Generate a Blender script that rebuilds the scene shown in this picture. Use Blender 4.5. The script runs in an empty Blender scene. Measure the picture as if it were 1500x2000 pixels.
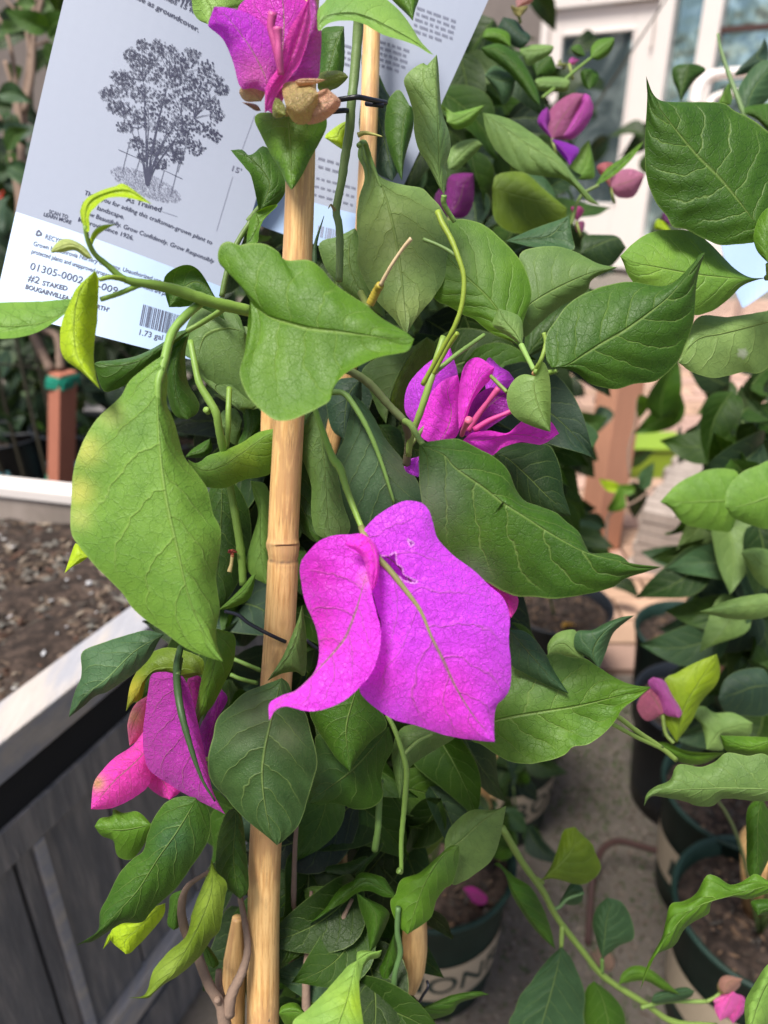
import bpy, math, random
import numpy as np
from mathutils import Vector, Matrix, noise as mnoise

random.seed(7)
rng = np.random.default_rng(7)
SC = bpy.context.scene
COL = SC.collection

# ------------------------------------------------------------------ camera, sky, sun, exposure
CAM_H, PITCH, FPX = 1.08, math.radians(26), 1455.0
cam_d = bpy.data.cameras.new('camera'); cam = bpy.data.objects.new('camera', cam_d); COL.objects.link(cam)
cam_d.sensor_fit = 'VERTICAL'; cam_d.sensor_height = 24; cam_d.sensor_width = 36
cam_d.lens = FPX / 2000 * 24
cam.location = (0, 0, CAM_H); cam.rotation_euler = (math.pi / 2 - PITCH, 0, 0)
cam_d.clip_start = 0.01; cam_d.clip_end = 300
cam_d.dof.use_dof = True; cam_d.dof.focus_distance = 0.285
cam_d.dof.aperture_fstop = cam_d.lens / 2.7
SC.camera = cam
W = bpy.data.worlds.new('World'); SC.world = W; W.use_nodes = True
wn = W.node_tree; sky = wn.nodes.new('ShaderNodeTexSky'); sky.sky_type = 'NISHITA'; sky.sun_disc = False
SUN_EL, SUN_AZ = math.radians(66), math.radians(222)
sky.sun_elevation = SUN_EL; sky.sun_rotation = SUN_AZ; sky.air_density = 1.0; sky.dust_density = 4.0; sky.ozone_density = 1.0
wn.links.new(sky.outputs[0], wn.nodes['Background'].inputs[0]); wn.nodes['Background'].inputs[1].default_value = 0.085
sun_d = bpy.data.lights.new('sun', 'SUN'); sun_d.energy = 3.7; sun_d.angle = math.radians(17); sun_d.color = (1, .96, .9)
sun = bpy.data.objects.new('sun', sun_d); COL.objects.link(sun)
sd = Vector((math.sin(SUN_AZ) * math.cos(SUN_EL), math.cos(SUN_AZ) * math.cos(SUN_EL), math.sin(SUN_EL)))
sun.rotation_euler = sd.to_track_quat('Z', 'Y').to_euler()
SC.view_settings.view_transform = 'Standard'; SC.view_settings.look = 'None'
SC.view_settings.gamma = 1; SC.view_settings.use_curve_mapping = False
SC.view_settings.exposure = 0.76
SC.cycles.max_bounces = 6; SC.cycles.diffuse_bounces = 3; SC.cycles.glossy_bounces = 3
SC.cycles.transmission_bounces = 4; SC.cycles.transparent_max_bounces = 4
SC.cycles.use_denoising = True

# ------------------------------------------------------------------ camera geometry
CF = np.array([0, math.cos(PITCH), -math.sin(PITCH)]); CR = np.array([1., 0, 0]); CU = np.array([0, math.sin(PITCH), math.cos(PITCH)])
CC = np.array([0, 0, CAM_H])
def P(px, py, d):
    """world point seen at pixel (px,py) of the 1500x2000 photo at distance d along the view axis"""
    px = np.asarray(px, float)[..., None]; py = np.asarray(py, float)[..., None]; d = np.asarray(d, float)[..., None]
    return CC + d * (CF + (px - 750) / FPX * CR - (py - 1000) / FPX * CU)
def on_z(px, py, z):
    r = CF + (px - 750) / FPX * CR - (py - 1000) / FPX * CU
    t = (z - CAM_H) / r[2]
    return CC + t * r
def ray(px, py): return CF + (px - 750) / FPX * CR - (py - 1000) / FPX * CU
VIEWS = {'G': (1, 0, 0), 'V1': (2.858, 0, 0), 'V2': (2.7273, 400, 0), 'V3': (2.3077, 850, 0), 'V4': (2.7273, 0, 600), 'V5': (2.5, 450, 650),
         'V6': (2.5, 950, 650), 'V7': (2.6667, 0, 1250), 'V8': (2.5, 400, 1300), 'V9': (2.5, 900, 1300),
         'W1': (3.1745, 1030, 720), 'W2': (4.35, 0, 640), 'W3': (2.7273, 950, 0), 'W4': (3.076, 370, 700), 'W5': (4.6875, 580, 600)}
def pts(s, view='G'):
    out = []
    for tok in s.split():
        if tok in VIEWS: view = tok; continue
        v = [float(a) for a in tok.split(',')]
        sc, ox, oy = VIEWS[view]
        out.append([v[0] / sc + ox, v[1] / sc + oy] + v[2:])
    return out
def smooth(poly, n, cr=True):
    """Catmull-Rom through the points, resampled to n by arc length"""
    p = np.array(poly, float)
    if len(p) == 2: return p[0] + (p[1] - p[0]) * np.linspace(0, 1, n)[:, None]
    q = np.vstack([2 * p[0] - p[1], p, 2 * p[-1] - p[-2]])
    res = []
    for i in range(1, len(q) - 2):
        t = np.linspace(0, 1, 13)[:-1, None]
        a, b, c, e = q[i - 1], q[i], q[i + 1], q[i + 2]
        res.append(.5 * ((2 * b) + (c - a) * t + (2 * a - 5 * b + 4 * c - e) * t ** 2 + (3 * b - a - 3 * c + e) * t ** 3))
    res = np.vstack(res + [p[-1:]])
    l = np.r_[0, np.cumsum(np.linalg.norm(np.diff(res[:, :2], axis=0), axis=1))]
    tt = np.linspace(0, l[-1], n)
    return np.stack([np.interp(tt, l, res[:, k]) for k in range(res.shape[1])], 1)

# ------------------------------------------------------------------ object helpers
def new_mesh(verts, faces, uvs=None, uv2=None, patch=None, smooth_sh=True, name='mesh'):
    me = bpy.data.meshes.new(name)
    me.from_pydata([tuple(map(float, v)) for v in verts], [], [tuple(map(int, f)) for f in faces])
    if smooth_sh: me.polygons.foreach_set('use_smooth', [True] * len(me.polygons))
    li = None
    for nm, U in (('UVMap', uvs), ('metric', uv2)):
        if U is None: continue
        if li is None:
            li = np.zeros(len(me.loops), dtype=np.int32); me.loops.foreach_get('vertex_index', li)
        l = me.uv_layers.new(name=nm)
        l.data.foreach_set('uv', np.asarray(U, np.float32)[li].ravel())
    if patch is not None:
        a = me.color_attributes.new('Patch', 'FLOAT_COLOR', 'POINT')
        a.data.foreach_set('color', np.asarray(patch, np.float32).ravel())
    me.update()
    return me
def place(name, me, mat, parent=None, color=None, origin=None):
    o = bpy.data.objects.new(name, me); COL.objects.link(o)
    if mat is not None and not me.materials: me.materials.append(mat)
    if origin is not None:
        o.location = origin
    if parent is not None:
        o.parent = parent
        o.location = Vector(o.location) - parent.matrix_basis.translation
    if color is not None: o.color = (*color, 1)
    return o
def obj(name, verts, faces, mat, parent=None, color=None, origin=None, **kw):
    verts = np.asarray(verts, float)
    og = np.array(origin if origin is not None else (0, 0, 0), float)
    return place(name, new_mesh(verts - og, faces, name=name, **kw), mat, parent, color, og)
def tag(o, label=None, cat=None, group=None, kind=None):
    if label: o['label'] = label
    if cat: o['category'] = cat
    if group: o['group'] = group
    if kind: o['kind'] = kind
    return o
def empty(name, loc, label, cat, group=None):
    o = bpy.data.objects.new(name, None); COL.objects.link(o); o.location = Vector(loc); o.empty_display_size = .02
    return tag(o, label, cat, group)
class MB:
    def __init__(s): s.v = []; s.f = []; s.uv = []
    def add(s, v, f, uv=None):
        b = len(s.v); s.v += [tuple(map(float, a)) for a in v]; s.f += [tuple(i + b for i in q) for q in f]
        s.uv += [tuple(a) for a in uv] if uv is not None else [(a[0], a[1]) for a in v]
    def box(s, c, size, rot=None, bev=0):
        x, y, z = [a / 2 for a in size]
        V = [Vector((i * x, j * y, k * z)) for i in (-1, 1) for j in (-1, 1) for k in (-1, 1)]
        if rot is not None: V = [rot @ a for a in V]
        c = Vector(c)
        s.add([a + c for a in V], [(0, 1, 3, 2), (4, 6, 7, 5), (0, 4, 5, 1), (2, 3, 7, 6), (0, 2, 6, 4), (1, 5, 7, 3)])
    def hexa(s, bottom, top):
        s.add(list(bottom) + list(top), [(3, 2, 1, 0), (4, 5, 6, 7), (0, 1, 5, 4), (1, 2, 6, 5), (2, 3, 7, 6), (3, 0, 4, 7)])
    def build(s, name, mat, parent=None, color=None, origin=None, smooth_sh=False, bevel=0):
        o = obj(name, s.v, s.f, mat, parent, color, origin, uvs=s.uv, smooth_sh=smooth_sh)
        if bevel:
            m = o.modifiers.new('bevel', 'BEVEL'); m.width = bevel; m.segments = 2; m.limit_method = 'ANGLE'
        return o
def tube_data(path, rad, n=10, cap=True):
    path = np.asarray(path, float); N = len(path); rad = np.broadcast_to(rad, N)
    T = np.gradient(path, axis=0); T /= np.linalg.norm(T, axis=1)[:, None] + 1e-12
    ref = np.array([0.3, -1, 0.2]); V = []; UV = []
    L = np.r_[0, np.cumsum(np.linalg.norm(np.diff(path, axis=0), axis=1))]
    a = np.linspace(0, 2 * math.pi, n, endpoint=False)
    for i in range(N):
        x = ref - T[i] * ref.dot(T[i]); x /= np.linalg.norm(x); y = np.cross(T[i], x); ref = x
        V += [path[i] + rad[i] * (math.cos(b) * x + math.sin(b) * y) for b in a]
        UV += [(abs(b / math.pi - 1), L[i]) for b in a]
    F = [(i * n + j, i * n + (j + 1) % n, (i + 1) * n + (j + 1) % n, (i + 1) * n + j) for i in range(N - 1) for j in range(n)]
    if cap: F += [tuple(range(n))[::-1], tuple((N - 1) * n + j for j in range(n))]
    return V, F, UV
DZ = 0.0      # extra depth in mm for a whole cluster
def tube_px(s, rad_mm, n_seg=24, n=10, view='G', d=None, wob=0):
    """s: 'x,y,d_mm ...' tokens"""
    p = np.array([q if len(q) > 2 else q + [d] for q in pts(s, view)], float); p[:, 2] += DZ
    q = smooth(p, n_seg); r = np.interp(np.linspace(0, 1, n_seg), np.linspace(0, 1, len(np.atleast_1d(rad_mm))), np.atleast_1d(rad_mm)) / 1000
    r = r * np.where(q[:, 2] < 350, .76, .85)
    w = P(q[:, 0], q[:, 1], q[:, 2] / 1000)
    if wob: r = r * (1 + wob * np.array([mnoise.noise((i * .7, 3.1, d or 1)) for i in range(n_seg)]))
    return tube_data(w, r, n)
def stem(parent, s, rad_mm, color, view='G', d=None, name='stem', n_seg=24, n=10, mat=None, wob=.15):
    V, F, UV = tube_px(s, rad_mm, n_seg, n, view, d, wob)
    return obj(name, V, F, mat or M['stem'], parent, color, V[0], uvs=UV)

# ------------------------------------------------------------------ materials
M = {}
class NT:
    def __init__(s, name):
        s.m = bpy.data.materials.new(name); s.m.use_nodes = True; s.t = s.m.node_tree
        s.b = s.t.nodes['Principled BSDF']; s.out = s.t.nodes['Material Output']
    def n(s, typ, **kw):
        nd = s.t.nodes.new('ShaderNode' + typ)
        for k, v in kw.items():
            if k.startswith('i_'): nd.inputs[k[2:].replace('_', ' ')].default_value = v
            else: setattr(nd, k, v)
        return nd
    def l(s, a, b): s.t.links.new(a, b)
    def math(s, op, a, b=None, c=None, clamp=False):
        nd = s.n('Math', operation=op, use_clamp=clamp)
        for i, v in enumerate((a, b, c)):
            if v is None: continue
            if isinstance(v, (int, float)): nd.inputs[i].default_value = v
            else: s.l(v, nd.inputs[i])
        return nd.outputs[0]
    def ramp(s, fac, a, b, smoothst=True):
        nd = s.n('MapRange', interpolation_type='SMOOTHSTEP' if smoothst else 'LINEAR')
        nd.inputs['From Min'].default_value = a; nd.inputs['From Max'].default_value = b
        s.l(fac, nd.inputs['Value']); return nd.outputs[0]
    def mix(s, fac, a, b, blend='MIX'):
        nd = s.n('Mix', data_type='RGBA', blend_type=blend)
        for inp, v in ((nd.inputs[0], fac), (nd.inputs[6], a), (nd.inputs[7], b)):
            if isinstance(v, (int, float)): inp.default_value = v
            elif isinstance(v, tuple): inp.default_value = (*v, 1) if len(v) == 3 else v
            else: s.l(v, inp)
        return nd.outputs[2]
    def noise(s, vec, scale, detail=4, rough=.6, dist=0):
        nd = s.n('TexNoise'); nd.inputs['Scale'].default_value = scale; nd.inputs['Detail'].default_value = detail
        nd.inputs['Roughness'].default_value = rough; nd.inputs['Distortion'].default_value = dist
        if vec is not None: s.l(vec, nd.inputs['Vector'])
        return nd.outputs[0]
    def bump(s, h, strength, dist=.001, normal=None):
        nd = s.n('Bump'); nd.inputs['Strength'].default_value = strength; nd.inputs['Distance'].default_value = dist
        s.l(h, nd.inputs['Height'])
        if normal is not None: s.l(normal, nd.inputs['Normal'])
        return nd.outputs[0]

NVEIN = 6.5
def leaf_material(name, petal=False):
    k = NT(name)
    uv = k.n('UVMap', uv_map='UVMap'); sep = k.n('SeparateXYZ'); k.l(uv.outputs[0], sep.inputs[0])
    met = k.n('UVMap', uv_map='metric')
    oi = k.n('ObjectInfo')
    off = k.n('VectorMath', operation='SCALE'); k.l(met.outputs[0], off.inputs[0]); off.inputs['Scale'].default_value = 1
    rnd = k.math('MULTIPLY', oi.outputs['Random'], 37.0)
    comb = k.n('CombineXYZ'); k.l(rnd, comb.inputs[0]); k.l(rnd, comb.inputs[1]); k.l(rnd, comb.inputs[2])
    vadd = k.n('VectorMath', operation='ADD'); k.l(off.outputs[0], vadd.inputs[0]); k.l(comb.outputs[0], vadd.inputs[1])
    vec = vadd.outputs[0]
    u = sep.outputs[0]; y = sep.outputs[1]
    sv = k.math('MULTIPLY_ADD', u, 2.0, -1.0); a = k.math('ABSOLUTE', sv)
    side = k.math('GREATER_THAN', sv, 0.0)
    vs = k.n('Attribute', attribute_type='OBJECT', attribute_name='vs').outputs['Fac']
    nz = k.noise(vec, 1.3, 2)
    bend = k.math('POWER', a, 1.25)
    ph = k.math('SUBTRACT', y, k.math('MULTIPLY', bend, 0.27))
    ph = k.math('MULTIPLY', ph, NVEIN)
    ph = k.math('ADD', ph, k.math('MULTIPLY', side, 0.42))
    ph = k.math('ADD', ph, k.math('MULTIPLY', nz, 0.55))
    ph = k.math('ADD', ph, k.math('MULTIPLY', oi.outputs['Random'], 3.0))
    fr = k.math('FRACT', ph); tri = k.math('MULTIPLY', k.math('ABSOLUTE', k.math('SUBTRACT', fr, 0.5)), 2.0)
    w = k.math('MULTIPLY_ADD', a, -.02, .925)
    lat = k.n('MapRange', interpolation_type='SMOOTHSTEP'); k.l(tri, lat.inputs[0]); k.l(k.math('SUBTRACT', w, .012), lat.inputs[1]); lat.inputs[2].default_value = .995
    latf = k.math('MULTIPLY', lat.outputs[0], k.ramp(a, 1.0, .55))
    midw = k.math('MULTIPLY_ADD', y, -.028, .05)
    mid = k.n('MapRange', interpolation_type='SMOOTHSTEP'); k.l(a, mid.inputs[0]); k.l(midw, mid.inputs[1]); mid.inputs[2].default_value = .004
    vor = k.n('TexVoronoi', feature='DISTANCE_TO_EDGE'); vor.inputs['Scale'].default_value = 2.6 if not petal else 3.6
    dn = k.n('TexNoise'); dn.inputs['Scale'].default_value = 5; k.l(vec, dn.inputs['Vector'])
    vm = k.n('VectorMath', operation='MULTIPLY_ADD'); k.l(dn.outputs[1], vm.inputs[0]); vm.inputs[1].default_value = (.18, .18, .18); k.l(vec, vm.inputs[2])
    k.l(vm.outputs[0], vor.inputs['Vector'])
    net = k.ramp(vor.outputs['Distance'], .05, .0)
    vor2 = k.n('TexVoronoi', feature='DISTANCE_TO_EDGE'); vor2.inputs['Scale'].default_value = 9 if not petal else 13; k.l(vm.outputs[0], vor2.inputs['Vector'])
    net2 = k.ramp(vor2.outputs['Distance'], .12, .0)
    big = k.noise(vec, .55, 3); fine = k.noise(vec, 14, 3)
    patch = k.n('VertexColor', layer_name='Patch')
    base = k.mix(patch.outputs['Alpha'], oi.outputs['Color'], patch.outputs['Color'])
    if not petal:
        hsv = k.n('HueSaturation'); k.l(base, hsv.inputs['Color'])
        k.l(k.math('MULTIPLY_ADD', big, -.03, .515), hsv.inputs['Hue'])
        k.l(k.math('MULTIPLY_ADD', big, .9, .55), hsv.inputs['Value'])
        c = hsv.outputs[0]; light0 = k.mix(.3, base, (.25, .36, .1))
        c = k.mix(k.math('MULTIPLY', k.ramp(fine, .4, .8), .10), c, light0)
        light = k.mix(.5, base, (.30, .42, .12)); netvar = k.math('MULTIPLY_ADD', oi.outputs['Random'], .6, .4)
        c = k.mix(k.math('MULTIPLY', net2, .07), c, light)
        c = k.mix(k.math('MULTIPLY', k.math('MULTIPLY', net, netvar), .3), c, k.mix(1.0, c, (.42, .5, .4), 'MULTIPLY'))
        c = k.mix(k.math('MULTIPLY', latf, k.math('MULTIPLY_ADD', vs, .42, .16)), c, light)
        c = k.mix(k.math('MULTIPLY', mid.outputs[0], .75), c, light)
        c = k.mix(k.math('MULTIPLY', k.ramp(a, .965, .995), .55), c, light)
        # occasional dust, pale specks
        sp = k.n('TexVoronoi'); sp.inputs['Scale'].default_value = 6; k.l(vec, sp.inputs['Vector'])
        spk = k.math('MULTIPLY', k.ramp(sp.outputs['Distance'], .07, .03), k.math('GREATER_THAN', k.noise(vec, 2.2, 2), .55))
        c = k.mix(k.math('MULTIPLY', spk, .5), c, (.42, .46, .3))
        pil = k.math('MULTIPLY', k.math('POWER', tri, 2.2), k.ramp(a, 1.0, .5)); h = k.math('ADD', k.math('MULTIPLY', k.math('MULTIPLY', latf, vs), -.5), k.math('MULTIPLY', k.math('MULTIPLY', net, netvar), -.22)); h = k.math('ADD', h, k.math('MULTIPLY', k.math('MULTIPLY', pil, vs), -.8))
        h = k.math('ADD', h, k.math('MULTIPLY', mid.outputs[0], -1.2))
        h = k.math('ADD', h, k.math('MULTIPLY', net2, -.10))
        h = k.math('ADD', h, k.math('MULTIPLY', big, .7))
        h = k.math('ADD', h, k.math('MULTIPLY', fine, .14))
        bmp = k.bump(h, .75, .0006)
        k.b.inputs['Roughness'].default_value = .43; k.l(k.math('MULTIPLY_ADD', fine, .25, .36), k.b.inputs['Roughness'])
        k.b.inputs['Specular IOR Level'].default_value = .32
        tfac = .24
        tcol = k.mix(1.0, c, (1.9, 1.7, .7), 'MULTIPLY')
    else:
        hsv = k.n('HueSaturation'); k.l(base, hsv.inputs['Color'])
        k.l(k.math('MULTIPLY_ADD', big, -.03, .515), hsv.inputs['Hue']); k.l(k.math('MULTIPLY_ADD', big, .25, .92), hsv.inputs['Value'])
        c = hsv.outputs[0]
        c = k.mix(k.math('MULTIPLY', net2, .25), c, k.mix(1.0, c, (1.25, 2.2, 1.15), 'MULTIPLY'))
        dk = k.mix(.5, (.34, .22, .12), k.mix(1.0, c, (.8, .8, .6), 'MULTIPLY'))
        c = k.mix(k.math('MULTIPLY', net, .1), c, dk)
        c = k.mix(k.math('MULTIPLY', latf, .5), c, dk)
        c = k.mix(k.math('MULTIPLY', mid.outputs[0], .85), c, (.27, .22, .09))
        h = k.math('ADD', k.math('MULTIPLY', latf, -1.0), k.math('MULTIPLY', net, -.85))
        h = k.math('ADD', h, k.math('MULTIPLY', net2, -.5))
        h = k.math('ADD', h, k.math('MULTIPLY', k.noise(vec, 1.5, 3, .5, .8), 3.6))
        h = k.math('ADD', h, k.math('MULTIPLY', fine, .05))
        bmp = k.bump(h, .75, .00055)
        k.b.inputs['Roughness'].default_value = .46; k.b.inputs['Specular IOR Level'].default_value = .35
        k.b.inputs['Sheen Weight'].default_value = .15
        tfac = .45
        tcol = k.mix(1.0, c, (1.3, 1.3, 1.15), 'MULTIPLY')
    k.l(c, k.b.inputs['Base Color']); k.l(bmp, k.b.inputs['Normal'])
    tr = k.n('BsdfTranslucent'); k.l(tcol, tr.inputs[0]); k.l(bmp, tr.inputs['Normal'])
    ms = k.n('MixShader'); ms.inputs[0].default_value = tfac; k.l(k.b.outputs[0], ms.inputs[1]); k.l(tr.outputs[0], ms.inputs[2])
    k.l(ms.outputs[0], k.out.inputs[0])
    return k.m
M['leaf'] = leaf_material('leaf'); M['bract'] = leaf_material('bract', True)

def simple(name, col=None, rough=.6, metallic=0, nscale=8, var=.25, bump=.3, bdist=.002, spec=.4, coord='Object', col2=None, stretch=None, detail=6):
    k = NT(name)
    tc = k.n('TexCoord'); v = tc.outputs[coord]
    if stretch:
        mp = k.n('Mapping'); mp.inputs['Scale'].default_value = stretch; k.l(v, mp.inputs[0]); v = mp.outputs[0]
    nz = k.noise(v, nscale, detail)
    nz2 = k.noise(v, nscale * 6, 4)
    if col is None: src = k.n('ObjectInfo').outputs['Color']
    else: src = k.mix(1.0, tuple(col), (1, 1, 1), 'MULTIPLY')
    if col2 is not None: src = k.mix(k.ramp(nz, .4, .62), src, tuple(col2))
    f = k.math('MULTIPLY_ADD', k.math('ADD', k.math('MULTIPLY', nz, .65), k.math('MULTIPLY', nz2, .35)), 2 * var, 1 - var)
    vm = k.n('VectorMath', operation='SCALE'); k.l(src, vm.inputs[0]); k.l(f, vm.inputs['Scale'])
    k.l(vm.outputs[0], k.b.inputs['Base Color'])
    k.b.inputs['Roughness'].default_value = rough; k.b.inputs['Metallic'].default_value = metallic
    k.b.inputs['Specular IOR Level'].default_value = spec
    if bump:
        h = k.math('ADD', nz, k.math('MULTIPLY', nz2, .5))
        k.l(k.bump(h, bump, bdist), k.b.inputs['Normal'])
    return k.m
M['stem'] = simple('stem', rough=.5, nscale=180, var=.18, bump=.25, bdist=.0006)
M['woody'] = simple('woody_stem', (.22, .15, .11), .8, nscale=150, var=.4, bump=.6, bdist=.001)
M['pot'] = simple('pot_plastic', (.010, .030, .021), .5, nscale=14, var=.3, bump=.08, bdist=.001, spec=.3, col2=(.018, .042, .032))
M['black_pot'] = simple('black_plastic', (.012, .015, .02), .45, nscale=14, var=.3, bump=.1)
M['band'] = simple('cream_band', (.52, .42, .3), .6, nscale=20, var=.12, bump=.05)
M['ink'] = simple('dark_ink', (.03, .05, .04), .6, nscale=60, var=.2, bump=0)
M['soil'] = simple('soil', (.028, .018, .013), .95, nscale=60, var=.6, bump=1, bdist=.01, col2=(.075, .05, .038))
M['chips'] = simple('bark_chips', None, .9, nscale=80, var=.4, bump=.5)
M['ground'] = simple('ground', (.17, .145, .125), .95, nscale=130, var=.4, bump=.5, bdist=.004, col2=(.13, .115, .09), detail=10)
M['paper'] = simple('tag_paper', (.31, .345, .43), .5, nscale=300, var=.03, bump=.02, bdist=.0002)
M['paper_lit_blue'] = simple('tag_paper_lit_blue', (.27, .38, .56), .45, nscale=300, var=.03, bump=.03, bdist=.0003)  # bluer paper: light on the up-turned flap put into the colour
M['print'] = simple('print_ink', (.03, .035, .075), .6, nscale=500, var=.25, bump=0)
M['print_grey'] = simple('print_grey', (.16, .17, .24), .6, nscale=500, var=.25, bump=0)
M['tie'] = simple('rubber_tie', (.012, .013, .022), .38, nscale=200, var=.3, bump=.3, bdist=.0005)
M['tape'] = simple('green_tape', (.01, .2, .13), .4, nscale=40, var=.3, bump=.5, bdist=.004)
M['redwood'] = simple('redwood', (.36, .13, .08), .8, nscale=12, var=.25, bump=.4, stretch=(6, 6, .6))
M['cedar'] = simple('cedar', (.55, .27, .17), .75, nscale=8, var=.15, bump=.3, stretch=(6, 6, .6))
M['wood'] = simple('weathered_wood', (.165, .16, .165), .85, nscale=9, var=.7, bump=.8, bdist=.004, stretch=(7, 7, .7), col2=(.24, .22, .21))
M['wood_cap'] = simple('weathered_cap', (.32, .32, .35), .8, nscale=10, var=.35, bump=.6, bdist=.003, stretch=(4, .8, 4), col2=(.4, .36, .33))
M['wood_pale'] = simple('pale_wood', (.36, .3, .26), .85, nscale=7, var=.3, bump=.5, bdist=.003, stretch=(2, 2, .7), col2=(.24, .2, .17))
M['black'] = simple('matte_black', (.008, .009, .012), .8, var=.3, bump=0)
M['white'] = simple('white_paint', (.78, .72, .68), .45, nscale=5, var=.06, bump=.05)
M['rust'] = simple('rusty_metal', (.07, .035, .03), .6, nscale=60, var=.4, bump=.3)
M['wall'] = simple('stucco_wall', (.2, .17, .155), .9, nscale=5, var=.3, bump=.4)
M['brick'] = simple('brick_red', None, .85, nscale=20, var=.3, bump=.5)
M['mortar'] = simple('mortar', (.35, .3, .27), .95, nscale=30, var=.2, bump=.3)
M['stucco_floor'] = M['mortar']
k = NT('window_glass'); k.b.inputs['Base Color'].default_value = (.03, .05, .055, 1); k.b.inputs['Roughness'].default_value = .06
k.b.inputs['Specular IOR Level'].default_value = .9
tc = k.n('TexCoord'); nz = k.noise(tc.outputs['Object'], 2.2, 4, .6, 1.2)
c = k.mix(k.ramp(nz, .42, .6), (.25, .36, .38), (.75, .95, .95)); k.l(c, k.b.inputs['Base Color']); k.b.inputs['Metallic'].default_value = .85  # bright and dim teal patches put reflections into the pane colour
k.l(k.bump(k.noise(tc.outputs['Object'], 3, 2), .35, .06), k.b.inputs['Normal']); M['glass'] = k.m
# bamboo: UV x = angle (0..1), y = length in metres
k = NT('bamboo')
uv = k.n('UVMap', uv_map='UVMap'); mp = k.n('Mapping'); mp.inputs['Scale'].default_value = (7, 22, 1); k.l(uv.outputs[0], mp.inputs[0])
g1 = k.noise(mp.outputs[0], 2.2, 6, .65); mp2 = k.n('Mapping'); mp2.inputs['Scale'].default_value = (26, 30, 1); k.l(uv.outputs[0], mp2.inputs[0])
g2 = k.noise(mp2.outputs[0], 2.0, 4); mp3 = k.n('Mapping'); mp3.inputs['Scale'].default_value = (1.5, 18, 1); k.l(uv.outputs[0], mp3.inputs[0]); g3 = k.noise(mp3.outputs[0], 1.5, 5, .6, .5)
c = k.mix(k.ramp(g1, .4, .68), (.78, .50, .21), (.58, .31, .11)); c = k.mix(k.math('MULTIPLY', k.ramp(g3, .46, .58), .7), c, (.46, .25, .11))
c = k.mix(k.math('MULTIPLY', k.ramp(g2, .6, .7), .75), c, (.2, .11, .06))
vc = k.n('VertexColor', layer_name='Patch'); c = k.mix(vc.outputs['Alpha'], c, vc.outputs['Color'])
k.l(c, k.b.inputs['Base Color']); k.b.inputs['Roughness'].default_value = .42
k.l(k.bump(k.math('ADD', g1, k.math('MULTIPLY', g2, .5)), .35, .0006), k.b.inputs['Normal']); M['bamboo'] = k.m

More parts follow.
